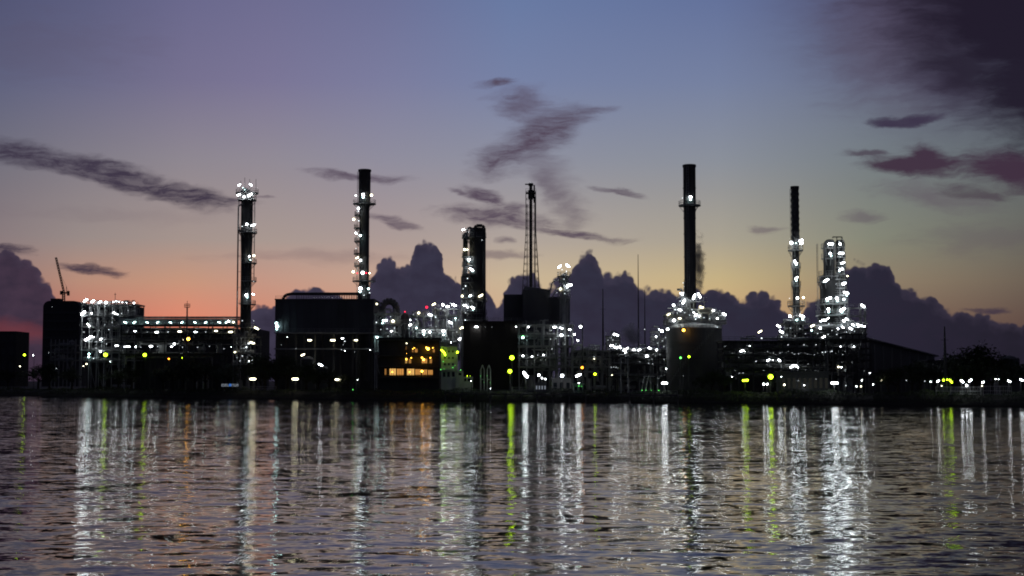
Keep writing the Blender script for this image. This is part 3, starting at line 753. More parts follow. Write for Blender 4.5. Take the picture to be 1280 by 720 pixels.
# --- twin column
Y = yd(592, 60)
column('distillation_column', 'broad dark double column with an arched pipe on top, left of the flare tower', 'column', 596, Y, 285,
       [(8,285),(9.4,287),(9.4,405),(10,476)],
       [(297,19,100,260),(296,12,0,360),(321,19,110,250),(332,19,110,250),(343,19,110,250),(353,18,110,250),(372,20,100,260),(376,13,-180,0),(390,20,100,260),(392,13,-180,0),(400,14,-180,0)],
       [(579,287,2.3,'w',20),(585.5,290,1,'d'),(580.6,312,3.3,'y'),(584,312,2.1,'y'),(586.3,324.4,2.8,'w'),(586,326.5,2,'c'),(589.4,336.8,2.6,'w',-35),(591,339,1.8,'c'),(584.3,348,1.7,'d'),(582,357.5,2,'d'),(579,361,1.2,'d'),(577.7,370,3.0,'y'),(588,369.6,2.4,'w'),(586,371,1.5,'c'),(601,369.6,3.3,'y',30),(581,381.5,2,'w',0),(584.5,384,2.6,'w'),(591,384.6,2.4,'w',-25),(591,387,1.8,'c'),(602.5,300,1,'d'),(578,409.5,2.4,'y'),(581.5,400,1.6,'d'),(588,402,1.2,'d'),(598,402,1.1,'d'),(582,391,1.2,'d')],
       mat='stack', ladder=190, lampback=2.6)
root = roots[-1]
mb = MB(); mb.path([at(584, 300, Y-3.2)] + [at(584, 287, Y-3.2), at(586, 284.5, Y-3.2), at(589, 284.5, Y-3.2), at(591, 288, Y-3.2)], .35, n=8); mb.build('overhead_pipe', M['steel'], root)
mb = MB(); mb.path([at(593.5, 300, Y-3)] + [at(593.5, 285, Y-3), at(595.5, 282, Y-3), at(603, 282, Y-3), at(605.3, 285, Y-3), at(605.3, 410, Y-3)], .55, n=8); mb.build('overhead_pipe', M['darksteel'], root)
c0 = at(581.5, 300, Y+1); h = at(581.5, 290, Y+1).z - GZ
mb = MB(); mb.lathe((c0.x, c0.y, GZ), [(1.5, 0), (1.5, h-16), (.8, h-15), (.8, h-1), (.1, h)], 14); mb.build('side_column', M['casing2'], root)
for v in (286, 290): 
    mb = MB(); p = at(583, v, Y-2); q = at(606, v, Y-2); mb.tube((p.x, p.y, p.z), (q.x, q.y, p.z), .14, n=4)
    for i in range(9): x = p.x+(q.x-p.x)*i/8; mb.tube((x, p.y, p.z), (x, p.y, p.z-2), .1, n=4)
    mb.build('top_rail', M['steel'], root)

# --- central dark blocks
Yc = yd(660, 58)
block('compressor_house', 'low square dark block directly left of the taller block under the flare tower', 'building', 630, 653.5, 368, None, Yc, 14, 'casing', ribs=4, roof=False, rows=0)
r = block('compressor_house', 'tallest dark block of three, standing at the foot of the lattice flare tower', 'building', 654, 687, 362, None, Yc-4, 16, 'casing', ribs=5, roof=False)
a = at(654, 362, Yc-4); b_ = at(687, 362, Yc-4)
mb = MB(); mb.add([(a.x, Yc-4, a.z+.003), (b_.x, Yc-4, a.z+.003), (b_.x, Yc+12, a.z+.003), (a.x, Yc+12, a.z+.003), (a.x+.5, Yc-3, a.z+1.2), (b_.x-4, Yc-3, a.z+.7), (b_.x-4, Yc+11, a.z+.7), (a.x+.5, Yc+11, a.z+1.2)],
                  [(0,3,2,1),(4,5,6,7),(0,1,5,4),(1,2,6,5),(2,3,7,6),(3,0,4,7)]); mb.build('roof', M['casing'], r)
block('compressor_house', 'dark block right of the tallest one, under the small lamp-topped tower', 'building', 687.5, 712, 371, 403, Yc-1, 14, 'casing2', ribs=4, roof=False, legs=4)
block('hall_or_backing', 'wide low dark cladding hall right of the green-lit control house', 'building', 580, 652, 403, None, yd(616, 46), 12, 'brownclad', ribs=10, roof=True,
      L=[(595.5,408.6,2.3,'w',0),(615,408.6,.7,'d'),(645,408.5,1.5,'w'),(607,409,.5,'d')])
frame('process_structure', 'dim brown-lit steel portal full of pipes beneath the tallest dark block', 'steel structure', 649, 716, 406, yd(680, 44), 10, [458, 446, 432, 419, 406],
      [(660.5,408.8,1.8,'w'),(693.3,409,1.9,'w',0),(701.5,410.2,2.1,'w',-15),(712,412,1.8,'w',-12),(701.8,419,3.0,'w'),(718,418,2.7,'w'),(710.5,419.6,1.3,'d'),(722,425.5,1.5,'w',-30),(653.7,421.9,3.0,'c'),(653.8,420,1.6,'e'),(653.7,444.8,2.2,'w'),(665,445.6,1.8,'w'),(679.6,443.8,1.9,'w'),(672,444,1,'d'),(689,413,1.2,'d'),(695,423,1,'d'),(688,424,.9,'d'),(690,436,1.2,'d'),(676,450,.7,'d'),(682,450,.7,'d'),(706,430,.8,'d'),(698,430,.9,'d')],
      nx=8, pipes=16, vpipes=14, vessels=6, seed=31)

# --- flare lattice tower
Y = yd(663, 62)
r = thing('flare_tower', 'slender lattice flare tower with a dark central pipe, rising above the middle of the plant', 'flare tower', ground_pt(663.5, Y))
def lat(v): 
    t = (v - 240) / (366 - 240); return 6.2 + max(0, (v-290)/76)*4.6
zs = [240 + i*9 for i in range(15)]
c0 = at(663.5, 240, Y)
def corner(v, i):
    w = lat(v) * mpp(Y); z = at(663.5, v, Y).z; sx = (1, 1, -1, -1)[i]; sy = (1, -1, -1, 1)[i]
    return Vector((c0.x + sx*w, Y + sy*w, z))
for i in range(4):
    mb = MB(); mb.path([corner(v, i) for v in zs], .11, n=5); mb.tube(corner(zs[-1], i), (corner(zs[-1], i).x, corner(zs[-1], i).y, GZ), .2, n=5); mb.build('tower_leg', M['darksteel'], r)
for k in range(len(zs)):
    mb = MB()
    for i in range(4):
        mb.tube(corner(zs[k], i), corner(zs[k], (i+1) % 4), .07, n=4)
        if k + 1 < len(zs): mb.tube(corner(zs[k], i), corner(zs[k+1], (i+1) % 4), .035, n=4); mb.tube(corner(zs[k], (i+1) % 4), corner(zs[k+1], i), .035, n=4)
    mb.build('brace_ring', M['darksteel'], r)
mb = MB(); zt = at(663.5, 232, Y).z; mb.lathe((c0.x, Y, GZ), [(.52, 0), (.52, at(663, 250, Y).z-GZ), (.95, at(663, 248, Y).z-GZ), (.95, at(663, 238, Y).z-GZ), (.5, at(663, 237, Y).z-GZ), (.55, at(663, 233, Y).z-GZ), (.85, zt-GZ), (.9, zt-GZ+.7), (.5, zt-GZ+.9)], 14); mb.build('flare_pipe', M['stack'], r)
mb = MB(); mb.tube((c0.x+1.4, Y-.5, GZ), (c0.x+1.4, Y-.5, at(663, 246, Y).z), .2, n=8); mb.tube((c0.x-1.3, Y-.5, GZ), (c0.x-1.3, Y-.5, at(663, 255, Y).z), .12, n=8); mb.tube((c0.x+1.2, Y, zt-6), (c0.x+1.2, Y, zt+.2), .28, n=6); mb.build('pilot_pipe', M['darksteel'], r)
mb = MB(); z = at(663, 241, Y).z; mb.box((c0.x-1.8, Y-1.8, z-.25), (c0.x+1.8, Y+1.8, z)); railing(mb, c0.x-1.8, c0.x+1.8, Y-1.8, z, 1.2, 1.2); mb.box((c0.x-2, Y-1.4, z+2.8), (c0.x-.2, Y+.4, z+3)); mb.build('platform', M['darksteel'], r)
lamps(r, [(663.5, 228.6, .8, 'd')], Y)

# --- small tower right of the flare
Y = yd(705, 60)
column('distillation_column', 'short thin tower topped by two bright curved lamps, right of the flare tower', 'column', 705, Y, 342, [(2,342),(3,344),(3,372),(3,476)], [(345,8.5,0,360),(352,6.5,0,360),(364,8,-180,40),(372,8,-180,0)],
       [(699.4,333.3,2.6,'w',40),(709.8,332.2,2.8,'w',-35),(702.5,337,1.5,'d'),(708,339,1.3,'d'),(700.6,361.3,3.0,'y'),(711.6,356.6,3.4,'w',15),(709,359,1.8,'w'),(705,349,1.3,'d'),(706,367,1.2,'d'),(696,366,.8,'d')], mat='insul', riser=[(4,344,420,.2),(-5,346,400,.15)])
root = roots[-1]
mb = MB(); mb.path([at(686, 372, Y-2), at(690, 354, Y-2), at(694, 350, Y-2), at(703, 350, Y-2)], .25, n=6); mb.path([at(690, 372, Y-2), at(697, 360, Y-2), at(703, 360, Y-2)], .2, n=6); mb.build('overhead_pipe', M['steel'], root)

# --- thin masts
for u, v, w, Yo, lab in ((754, 361, .32, 80, 'thin dark mast standing free between the flare tower and the tall thin aerial'), (798.5, 318, .22, 85, 'tallest thin aerial mast, left of the smokestack on the round tank'), (806.5, 362, .2, 85, 'short thin aerial mast just right of the tallest aerial'), (1182, 408, .38, 22, 'thin dark pole at the right above the yellow-green lamp cluster')):
    Y = yd(u, Yo); g0 = ground_pt(u, Y); r = thing('aerial_mast', lab, 'mast', g0); zt = at(u, v, Y).z
    mb = MB(); mb.tube(g0, (g0.x, g0.y, g0.z + (zt-g0.z)*.55), w*1.3, w, n=8); mb.tube((g0.x, g0.y, g0.z + (zt-g0.z)*.55), (g0.x, g0.y, zt), w, w*.4, n=8); mb.build('pole', M['darksteel'], r)
    mb = MB(); mb.lathe(g0, [(w*3, 0), (w*3, .5), (w*1.6, .9)], 10); mb.build('base', M['concrete'], r)
    if u in (754, 1182):
        mb = MB(); z = g0.z + (zt-g0.z)*.8; mb.tube((g0.x-1, g0.y, z), (g0.x+1, g0.y, z), .07, n=4); mb.build('crossarm', M['darksteel'], r)

# --- unit between masts and tank
Y = yd(790, 48)
L = [(768,418,3.1,'w'),(771.5,419,1.9,'w',-40),(764.7,432,2.1,'w',10),(768.5,434,1.6,'w',70),(771.5,434.4,1.6,'w',65),(775.2,434,2,'w',-60),(780.5,437.3,1.9,'w',35),(784,435.5,1.8,'w',30),(782,440,1.8,'w',65),(792,437.2,1.9,'w',20),(794,437.8,1.2,'w'),(799,437.3,1.9,'w',22),(812,435.2,2.1,'w',-28),(820.7,437.4,2.2,'w'),(808.7,445.2,3.1,'w'),(805.7,411.6,1.1,'d'),(820,421,2,'w'),(827,413.6,3.0,'w'),(824,412,1.6,'w'),(828,414.5,2,'w'),(828,426,1.2,'d'),(833.4,461,2.3,'w'),(811,454,1,'d'),(816,455,1,'d'),(825,443,.8,'d'),(830,449,.8,'d'),(764,459,.9,'d'),(767,459,.9,'d'),(770,459,.9,'d'),(772,460,.7,'d'),(760,425,1,'d'),(764,422,1,'d'),(815,449,.8,'d'),(800,452,.7,'d'),(777,452,.6,'d')]
r = frame('process_structure', 'low pipe-laden unit with a ragged line of small bright lamps left of the round tank', 'steel structure', 759, 836, 438, Y, 10, [470, 455, 446, 438], [], nx=7, pipes=20, vpipes=10, vessels=8, seed=41, mat='darksteel')
lamps(r, L, Y-1)
frame('process_structure', 'small lit frame perched left of the two thin aerials', 'steel structure', 759, 774, 420, Y+14, 5, [438, 429, 420], [(766,425,1.2,'d'),(770,430,1,'d')], nx=4, pipes=4, vpipes=6, vessels=1, seed=43)
frame('process_structure', 'lit frame climbing against the left side of the round domed tank', 'steel structure', 816, 838, 414, Y+4, 6, [438, 430, 422, 414], [(822,429,1.1,'d'),(832,422,1.1,'d'),(830,433,1.1,'d')], nx=4, pipes=4, vpipes=8, vessels=2, seed=44)
frame('pipe_bridge', 'dark unlit low pipe bridge between the brown portal and the ragged lamp row', 'pipe rack', 716, 762, 438, yd(738, 40), 6, [458, 448, 438], [(725.7,408.4,3.2,'w'),(742.9,448.5,1.5,'y'),(743,446,.9,'d')], nx=6, pipes=10, vpipes=6, vessels=2, seed=46)
r = thing('lamp_mast', 'slim post with a bright lamp head behind the dark pipe bridge', 'lamp mast', ground_pt(728, yd(738, 38)))
mb = MB(); p = at(728, 404, yd(738, 38)); mb.tube((p.x, p.y, GZ), p, .25, .15, n=6); mb.build('pole', M['darksteel'], r)

# --- round domed tank
Yt = yd(868, 48); c0 = ground_pt(868, Yt); s = mpp(Yt)
r = thing('storage_tank', 'big round tank with a shallow dome beneath the thick smokestack', 'tank', c0)
hs = at(868, 411, Yt).z - GZ; hd = at(868, 403.5, Yt).z - GZ; rm = 34.5*s
mb = MB(); mb.lathe(c0, [(rm, 0), (rm, hs)], 48); sh = mb.build('shell', M['tank'], r)
mb = MB()
for z in (hs*.25, hs*.5, hs*.75): mb.lathe((c0.x, c0.y, GZ+z), [(rm+.01, 0), (rm+.15, .02), (rm+.15, .2), (rm+.01, .22)], 48)
sub(mb, 'stiffener_ring', M['tank'], sh, r)
mb = MB(); mb.lathe(c0, [(rm+.1, hs+.004)] + [(rm*math.cos(t), hs + (hd-hs)*math.sin(t)) for t in [i*math.pi/2/8 for i in range(8)]] + [(.1, hd)], 48); rf = mb.build('roof', M['insul'], r)
mb = MB(); mb.arc_rail((c0.x, c0.y), rm+.1, 0, 2*math.pi, GZ+hs+.1, 1.2, n=40); sub(mb, 'railing', M['steel'], rf, r)
mb = MB(); n = 30
for i in range(n):
    t0 = R(200 + i*3.6); t1 = R(200 + (i+1)*3.6); z = GZ + hs*(i+.5)/n
    mb.add([(c0.x+(rm+.05)*math.cos(t0), c0.y+(rm+.05)*math.sin(t0), z), (c0.x+(rm+.9)*math.cos(t0), c0.y+(rm+.9)*math.sin(t0), z), (c0.x+(rm+.9)*math.cos(t1), c0.y+(rm+.9)*math.sin(t1), z), (c0.x+(rm+.05)*math.cos(t1), c0.y+(rm+.05)*math.sin(t1), z)], [(0,1,2,3)])
    mb.tube((c0.x+(rm+.9)*math.cos(t0), c0.y+(rm+.9)*math.sin(t0), z), (c0.x+(rm+.9)*math.cos(t0), c0.y+(rm+.9)*math.sin(t0), z+1.1), .04, n=4)
mb.build('spiral_stair', M['steel'], r)
lamps(r, [(834.5,411.6,3.1,'w'),(854.5,412.8,2.9,'a'),(896.5,409,1.2,'d')], Yt - rm - 1)
# rooftop platform level
Yq = Yt - 2
L = [(852,366.5,2.4,'w',0),(853.2,368,2.2,'w'),(867.6,371,3.0,'w',70),(874,369.4,3.4,'w',-60),(854.7,377,2.6,'w',60),(850.4,376.4,1.2,'d'),(842,381.6,3.1,'w'),(844,387,2,'d'),(850,387.3,2.1,'w',-10),(876.7,383.8,2.4,'y',-15),(892,388.2,2.8,'w'),(835.8,393,2.3,'y',28),(842.5,400.4,3.2,'w'),(849.6,398,2,'y',0),(870,394,2.2,'w',30),(874.5,395,2,'w'),(867.5,391,1.5,'w',-40),(869.5,399,1.6,'d'),(896.8,398,2.4,'w'),(905.3,392.5,2.6,'w',-30),(887,398.3,1.2,'d'),(880,397,1.2,'d'),(854,353.5,1.2,'d'),(855,358,1,'d'),(865,387,1.3,'d'),(862,394,1.1,'d'),(856,391,1.1,'d'),(869,410,1.2,'d'),(876,409,1.2,'d'),(883,390,.9,'d'),(847,392,1,'d')]
r = frame('process_structure', 'cluttered brightly lit piping deck on top of the round domed tank', 'steel structure', 834, 906, 393, Yq, 8, [403.5, 400, 393], [], nx=9, pipes=20, vpipes=10, vessels=7, seed=51, zb=GZ + hd + .3, cs=.12, rails=True)
lamps(r, L, Yq - 1)
zb = GZ+hd+.3
for u, v, rr in ((846, 383, .3), (852, 362, .35), (855, 352, .12), (858, 372, .3), (876, 380, .25), (862, 375, .4), (867, 378, .25), (880, 376, .12), (842, 385, .2), (849, 376, .15), (872, 388, .5), (888, 392, .2), (900, 388, .15), (838, 390, .15)):
    p = at(u, v, Yq+1); mb = MB(); mb.path([(p.x, p.y, zb), (p.x, p.y, p.z), (p.x + random.uniform(-2, 2), p.y, p.z)], rr, n=7); mb.build('pipe', M['steel'], r)
for u0, u1, v in ((846, 858, 372), (842, 860, 384), (860, 884, 376.5), (850, 880, 390)):
    p = at(u0, v, Yq-.5); q = at(u1, v, Yq-.5); mb = MB(); mb.box((p.x, Yq-.5, p.z-.2), (q.x, Yq+2, p.z)); railing(mb, p.x, q.x, Yq-.5, p.z, 1.1, 1.2); mb.build('deck', M['steel'], r)
mb = MB(); p = at(873.5, 388.5, Yq-.4); q = at(889, 388.5, Yq-.4); mb.tube(p, q, 1.0, n=14); mb.tube(q, q + Vector((.5, 0, 0)), 1.0, .3, n=14); mb.tube(p - Vector((.5, 0, 0)), p, .3, 1.0, n=14); mb.box((p.x+.6, p.y-.5, zb+.1), (p.x+1, p.y+.5, p.z-.7)); mb.box((q.x-1, p.y-.5, zb+.1), (q.x-.6, p.y+.5, p.z-.7)); mb.build('vessel', surf('cream_paint', (.5, .47, .38)), r)

# --- smokestack 3
Y = Yt + 22
column('smokestack', 'thickest and tallest smokestack, with one ring platform, behind the round domed tank', 'smokestack', 863.2, Y, 206, [(7.9,206),(8.6,206.3),(8.6,209),(7.9,209.3),(7.9,256),(7.6,262),(7.6,272),(7.9,272.2),(7.9,273.5),(7.5,273.8),(7.3,385),(7.6,476)],
       [(256.5,14,0,360)], [(863.3,246.5,3.3,'w'),(863.2,249.5,2.6,'c'),(853,247.5,1.2,'d')], mat='stack', ladder=250)

# --- smokestack 4 with strakes
Y = yd(996, 52)
prof = [(5.4,233)] + [q for i in range(9) for q in ((5.5, 235+i*7.6), (4.9, 238.6+i*7.6), (4.9, 240+i*7.6))] + [(4.6,305),(4.4,306),(4.4,352),(4.6,380),(5,400),(8,404),(8,476)]
column('smokestack', 'narrow smokestack with a ribbed upper half and twin bright lamps at mid height', 'smokestack', 995.6, Y, 233, prof,
       [(312.5,9.5,0,360),(334,6,-180,0),(357,6,-180,0),(382,11,0,360),(404,12,0,360)],
       [(989.2,303.6,4.0,'w'),(1001.6,303.6,4.2,'w'),(1001,300.5,2.4,'w',20),(994.8,304,1.5,'c'),(994.4,328,2.8,'w',-60),(995.3,331,2,'c'),(995.6,347.5,2.5,'w',40),(995.4,350.5,2.2,'c'),(996.8,372.6,3.2,'w'),(1004.2,372,3.2,'y'),(987.3,395.3,3.1,'w'),(995.7,396,3.4,'w'),(996,400,2.4,'c'),(1002.4,395,3.0,'w',-25),(1003,399,2.2,'c'),(987,373,1,'d')], mat='stack', ladder=230)
# skirt structure
r = frame('process_structure', 'grey stepped steel base around the foot of the narrow ribbed smokestack', 'steel structure', 981, 1011, 404, Y-6, 8, [425, 414, 404], [(988,410,1.2,'d'),(1000,411,1.2,'d'),(1007,417,1,'d'),(984,419,1,'d'),(994,420,1,'d')], nx=5, pipes=6, vpipes=5, vessels=3, seed=61, vmat='tank')

# --- column 5
Y = yd(1043, 52)
column('distillation_column', 'stout twin-shaft column thickly lit with round lamps on its right side, rightmost of all', 'column', 1037.5, Y, 301,
       [(3,301),(6,303.5),(6.8,307),(6.8,342),(12,347),(12,392),(15,400),(15,476)],
       [(310,10,-180,0),(323,10,-180,0),(345,13.5,-180,0),(352,15,100,250),(380,18,-180,0),(394,18,0,360),(410,22,0,360)],
       [(1038.5,305,2.8,'w',0),(1035,308,1.2,'d'),(1037.8,317,3.2,'w'),(1039,320,2,'c'),(1032.8,350.6,3.4,'w',30),(1029,353,1.4,'d'),(1036,373,3.2,'w',15),(1034,376,2.2,'c'),(1046,372.8,3.2,'w'),(1047,376,2.4,'c'),(1035.6,386.5,3.3,'w'),(1036,390,2.4,'c'),(1031,390,1.2,'d'),(1041,412,1.4,'d')], mat='blackshell', ladder=200)
root = roots[-1]
mb = MB(); mb.path([at(1030.6, 345, Y-3.4), at(1030.6, 306, Y-3.4), at(1032, 302, Y-3.4), at(1035, 300.5, Y-3.4), at(1041, 300.5, Y-3.4), at(1042.5, 304, Y-3.4), at(1042.5, 345, Y-3.4)], .3, n=8); mb.build('overhead_pipe', M['darksteel'], root)
Y2 = Y - 1
column('distillation_column', 'narrow column with lamp-lit balconies, tight against the right of the stout twin-shaft one', 'column', 1050.5, Y2, 300,
       [(2.5,300),(4.6,302),(5,310),(5,340),(6,345),(6.5,385),(9,400),(9,476)],
       [(309,7,-180,60),(321,7.5,-180,60),(334,8,-180,60),(349,10,-180,60),(360,9,-180,60),(369,10.5,-180,60),(378,10,-180,60),(392,12,-180,60),(404,14,-180,60)],
       [(1050.3,305,2.8,'w'),(1049,302,1.3,'d'),(1051.5,316.6,3.3,'w',0),(1053.6,328.6,2.5,'w',20),(1051.5,337,2.6,'w',25),(1049.5,339,1.8,'c'),(1059.3,345,1.9,'y'),(1054.3,354.7,3.4,'w'),(1057,353.8,2,'w'),(1057.6,366,3.0,'w',-15),(1058.5,369.5,2,'c'),(1055,374.3,2.5,'w'),(1053.3,386.7,3.3,'w',30),(1052.5,390,2.4,'c'),(1055,401,3.0,'w'),(1059,399.6,2.4,'w',-35),(1052,405,1.6,'d'),(1045,355,.9,'d'),(1046,349,1,'d')], mat='blackshell', riser=[(4.6,302,420,.15)])
root = roots[-1]
mb = MB(); mb.path([at(1041, 297.5, Y2), at(1041, 296.2, Y2), at(1052.5, 296.2, Y2), at(1052.5, 309, Y2)], .16, n=5); mb.tube(at(1046, 296.2, Y2), at(1046, 303, Y2), .12, n=5); mb.build('davit', M['darksteel'], root)
# foot of column 5
r = frame('process_structure', 'widest tangle of brightly lit pipework around the foot of the rightmost columns', 'steel structure', 1016, 1082, 410, Y-9, 10, [424, 417, 410],
      [(1030,400.3,2.6,'w',0),(1026,401.5,1.8,'w',0),(1035,398,1.8,'w',30),(1015.6,407.2,2.4,'y',27),(1025.4,410.2,2.6,'w'),(1066.3,406,2.1,'w',-32),(1072.7,406,2.2,'w',-15),(1077,407.3,1.9,'w',-10),(1080.8,408,1.7,'w'),(1073,408.5,1.3,'w'),(1053.5,409,2,'w',-35),(1063.5,410.6,2.3,'w',-28),(1047.5,411,2,'w'),(1029.6,421.2,2.3,'w',25),(1014.5,413,2.2,'c'),(1036,405,1.4,'d'),(1040,413,1.2,'d'),(1022,417,1.2,'d'),(1058,415,1.2,'d'),(1046,418,1.2,'d'),(1035,418,1.2,'d'),(1068,414,1,'d'),(1051,422,1,'d')], nx=9, pipes=26, vpipes=20, vessels=11, seed=66, mat='darksteel')
r = thing('pipe_portal', 'square open portal frame with a tilted lamp on top, right of the rightmost columns', 'steel structure', ground_pt(1070, Y-4))
for u in (1061, 1075.5, 1081):
    p = at(u, 386, Y-4); mb = MB(); mb.box((p.x-.25, p.y-.25, GZ), (p.x+.25, p.y+.25, p.z)); mb.build('column', M['steel'], r)
p = at(1060, 386, Y-4); q = at(1083, 386, Y-4)
for v in (386, 396):
    z = at(1070, v, Y-4).z; mb = MB(); mb.box((p.x, p.y-.3, z+.003), (q.x, p.y+2, z+.4)); railing(mb, p.x, q.x, p.y-.3, z+.4, 1.0, 1.5); mb.build('beam', M['steel'], r)
lamps(r, [(1078.6,382.2,2.5,'w',-32)], Y-4.5)

# --- wide pipe racks at right
Y = yd(1000, 40)
rnd = random.Random(77)
L = [(950,414.6,2.6,'y',30,Y+8),(952,422.8,1.9,'d'),(973.2,407.6,2.6,'w',-32,Y+8),(976.8,414.8,2.6,'w',-35,Y+8),(977,421,1.8,'d'),(927.5,438.6,2.6,'w',15),(931,439.3,1.2,'w'),(937,432.6,1.3,'w'),(960.3,450.3,2.4,'w',30),(966,450,1.2,'w'),(974.2,450.4,2,'w',-35),(945,451.6,1.3,'d'),(963,446,.7,'d'),
     (989.5,458.6,2.4,'w',25),(993,457,2.6,'w',0),(996.5,458.6,2,'w',-30),(1048,458.7,2.3,'y'),(1051.8,459,1.7,'w'),(1050.8,433.2,1.6,'w'),(1066.7,433.6,1.8,'w',20),(1065,430.5,1,'d'),(1032,440,1.7,'d'),(1028,440.5,1.4,'d'),(1040,439,1.4,'d'),(915,471,1.3,'w'),(924,466.5,1,'d'),(929,466.2,1,'d'),(1010,455,.8,'d'),(1005,431,1.3,'d'),(985,431,1.3,'d'),(1020,431,1.3,'d')]
L += [(955 + i*3.9 + rnd.uniform(-1, 1), 441 + rnd.uniform(-2, 2.5), rnd.uniform(.5, 1.0), 'd') for i in range(28)]
L += [(rnd.uniform(905, 1080), rnd.choice([433, 447, 452, 463, 470]) + rnd.uniform(-1, 1), rnd.uniform(.35, .8), 'd') for i in range(26)]
r = frame('pipe_rack', 'widest dark multi-level pipe rack, sprinkled with dots of light, below the right-hand columns', 'pipe rack', 905, 1088, 426, Y, 12, [470, 460, 450, 443, 435, 426], [], nx=11, pipes=34, vpipes=10, vessels=12, seed=71, mat='darksteel')
lamps(r, L, Y-1)
block('hall_or_backing', 'added broad dark box blocking the sky behind the right-hand pipe rack', 'building', 900, 1096, 428, None, Y+30, 20, 'dark', ribs=20, roof=False)  # added backing that keeps sky out of the rack's gaps
block('hall_or_backing', 'added low dark box blocking the sky behind the pipe bridge and ragged lamp row', 'building', 714, 838, 440, None, yd(776, 85), 16, 'dark', ribs=12, roof=False)  # added dark box, only there to shut out the sky behind
block('hall_or_backing', 'added dark box blocking the sky behind the furnace casing legs', 'building', 345, 512, 417, None, yd(426, 78), 16, 'dark', ribs=12, roof=False)  # added to darken the view between the legs by hiding the sky
block('switch_house', 'small low building with a dim lit strip below the narrow ribbed smokestack', 'building', 976, 1036, 466, None, yd(1006, 26), 7, 'casing2', rows=1, cols=9, winmat='windim', roof=True, L=[(1005.3,481.5,1.6,'w'),(997.8,476,1,'d'),(1020,474,.9,'d')])
# long sloping roof at right
Y = yd(1120, 70); a = at(1086, 424, Y); b_ = at(1168, 446, Y)
r = thing('warehouse', 'long dark warehouse with a roof sloping down to the right, right of the plant', 'warehouse', ((a.x+b_.x)/2, Y+10, GZ))
mb = MB(); mb.add([(a.x, Y, GZ), (b_.x, Y, GZ), (b_.x, Y, b_.z), (a.x, Y, a.z), (a.x, Y+25, GZ), (b_.x, Y+25, GZ), (b_.x, Y+25, b_.z), (a.x, Y+25, a.z)], [(0,1,2,3),(5,4,7,6),(1,5,6,2),(4,0,3,7),(0,4,5,1),(3,2,6,7)]); mb.build('wall', M['casing'], r)
mb = MB(); mb.add([(a.x-1, Y-1, a.z+.2), (b_.x+1, Y-1, b_.z+.003), (b_.x+1, Y+26, b_.z+.003), (a.x-1, Y+26, a.z+.2), (a.x-1, Y-1, a.z+.6), (b_.x+1, Y-1, b_.z+.4), (b_.x+1, Y+26, b_.z+.4), (a.x-1, Y+26, a.z+.6)], [(0,3,2,1),(4,5,6,7),(0,1,5,4),(1,2,6,5),(2,3,7,6),(3,0,4,7)]); mb.build('roof', M['casing2'], r)
for i in range(7): x = a.x + 1.5 + i*2.6; mb = MB(); mb.box((x, Y-.2, GZ+.1), (x+.35, Y-.003, a.z-1.5-i*.5)); mb.build('wall_post', M['casing2'], r)
block('shed_or_backing', 'low dark shed between the sloping warehouse and the dark trees', 'shed', 1160, 1236, 452, None, yd(1200, 60), 12, 'dark', ribs=6, rows=0, L=[(1214.6,456.7,.9,'w'),(1217,458,.5,'d')])
c0 = ground_pt(1262, yd(1262, 40)); r = thing('storage_tank', 'squat dull greenish tank at the far right behind the waterside railings', 'tank', c0)
Y = yd(1262, 40); rm = 12.5*mpp(Y); h = at(1262, 449, Y).z-GZ
mb = MB(); mb.lathe(c0, [(rm, 0), (rm, h)], 32); mb.build('shell', M['tank'], r)
mb = MB(); mb.lathe(c0, [(rm+.1, h+.003), (rm*.5, h+.7), (.1, h+1)], 32); mb.build('roof', M['tank'], r)

# ================================================================== WATERFRONT
# --- office with warm lit windows
Y = yd(513, 14)
a = at(474, 424, Y); b_ = at(549, 424, Y); zt = a.z
r = thing('office_building', 'dark three-storey office with rows of warm amber lit windows near the river', 'building', ((a.x+b_.x)/2, Y+6, GZ))
zs = [GZ, at(511, 471, Y).z, at(511, 457, Y).z, at(511, 443.5, Y).z, zt]
mb = MB(); mb.box((a.x, Y+1.2, GZ), (b_.x, Y+12, zt)); mb.build('wall', M['dark'], r)
for z in zs[1:]:
    mb = MB(); mb.box((a.x-.3, Y-.4, z-.45), (b_.x+.3, Y+1.19, z-.05)); sl_ = mb.build('balcony', M['concrete'], r)
    if z < zt: 
        mb = MB(); railing(mb, a.x-.3, b_.x+.3, Y-.35, z-.05, .8, 1.0, .035); sub(mb, 'railing', M['darksteel'], sl_, r)
mb = MB(); mb.box((a.x-.5, Y-.6, zt), (b_.x+.5, Y+12.3, zt+.5)); mb.build('roof', M['dark'], r)
for u0, u1, v0, v1, k in ((480.8,483,461,468.5,2),(486.8,495,460.8,468.8,1),(496,504.7,461,468.8,2),(508.6,518,461,468.8,1),(519,526,461.5,468.6,2),(527.5,534,462,468.6,2),(535,541,462.5,468.5,2),(506.5,509,447,454,1),(515,517,435,440.5,2),(507,508.5,433,437,2),(518.5,522,436,440.5,2),(511,514,448.5,454,2),(537,540,448.5,454,2),(541,543.5,436,440.5,2),(527,534,448.5,454,2)):  # some dim upper-floor windows are added glow standing in for an amber wash
    p = at(u0, v1, Y+1.1); q = at(u1, v0, Y+1.1)
    mb = MB(); mb.box((p.x, Y+1.12, p.z), (q.x, Y+1.197, q.z)); wn_ = mb.build('window', M['winwarm' if k == 1 else 'winwarm2'], r)
    mb = MB()
    for i in range(4): x = p.x + (q.x-p.x)*i/3; mb.box((x-.05, Y+1.04, p.z), (x+.05, Y+1.117, q.z))
    mb.box((p.x-.05, Y+1.0, q.z+.003), (q.x+.05, Y+1.19, q.z+.12)); sub(mb, 'frame', M['darksteel'], wn_, r)
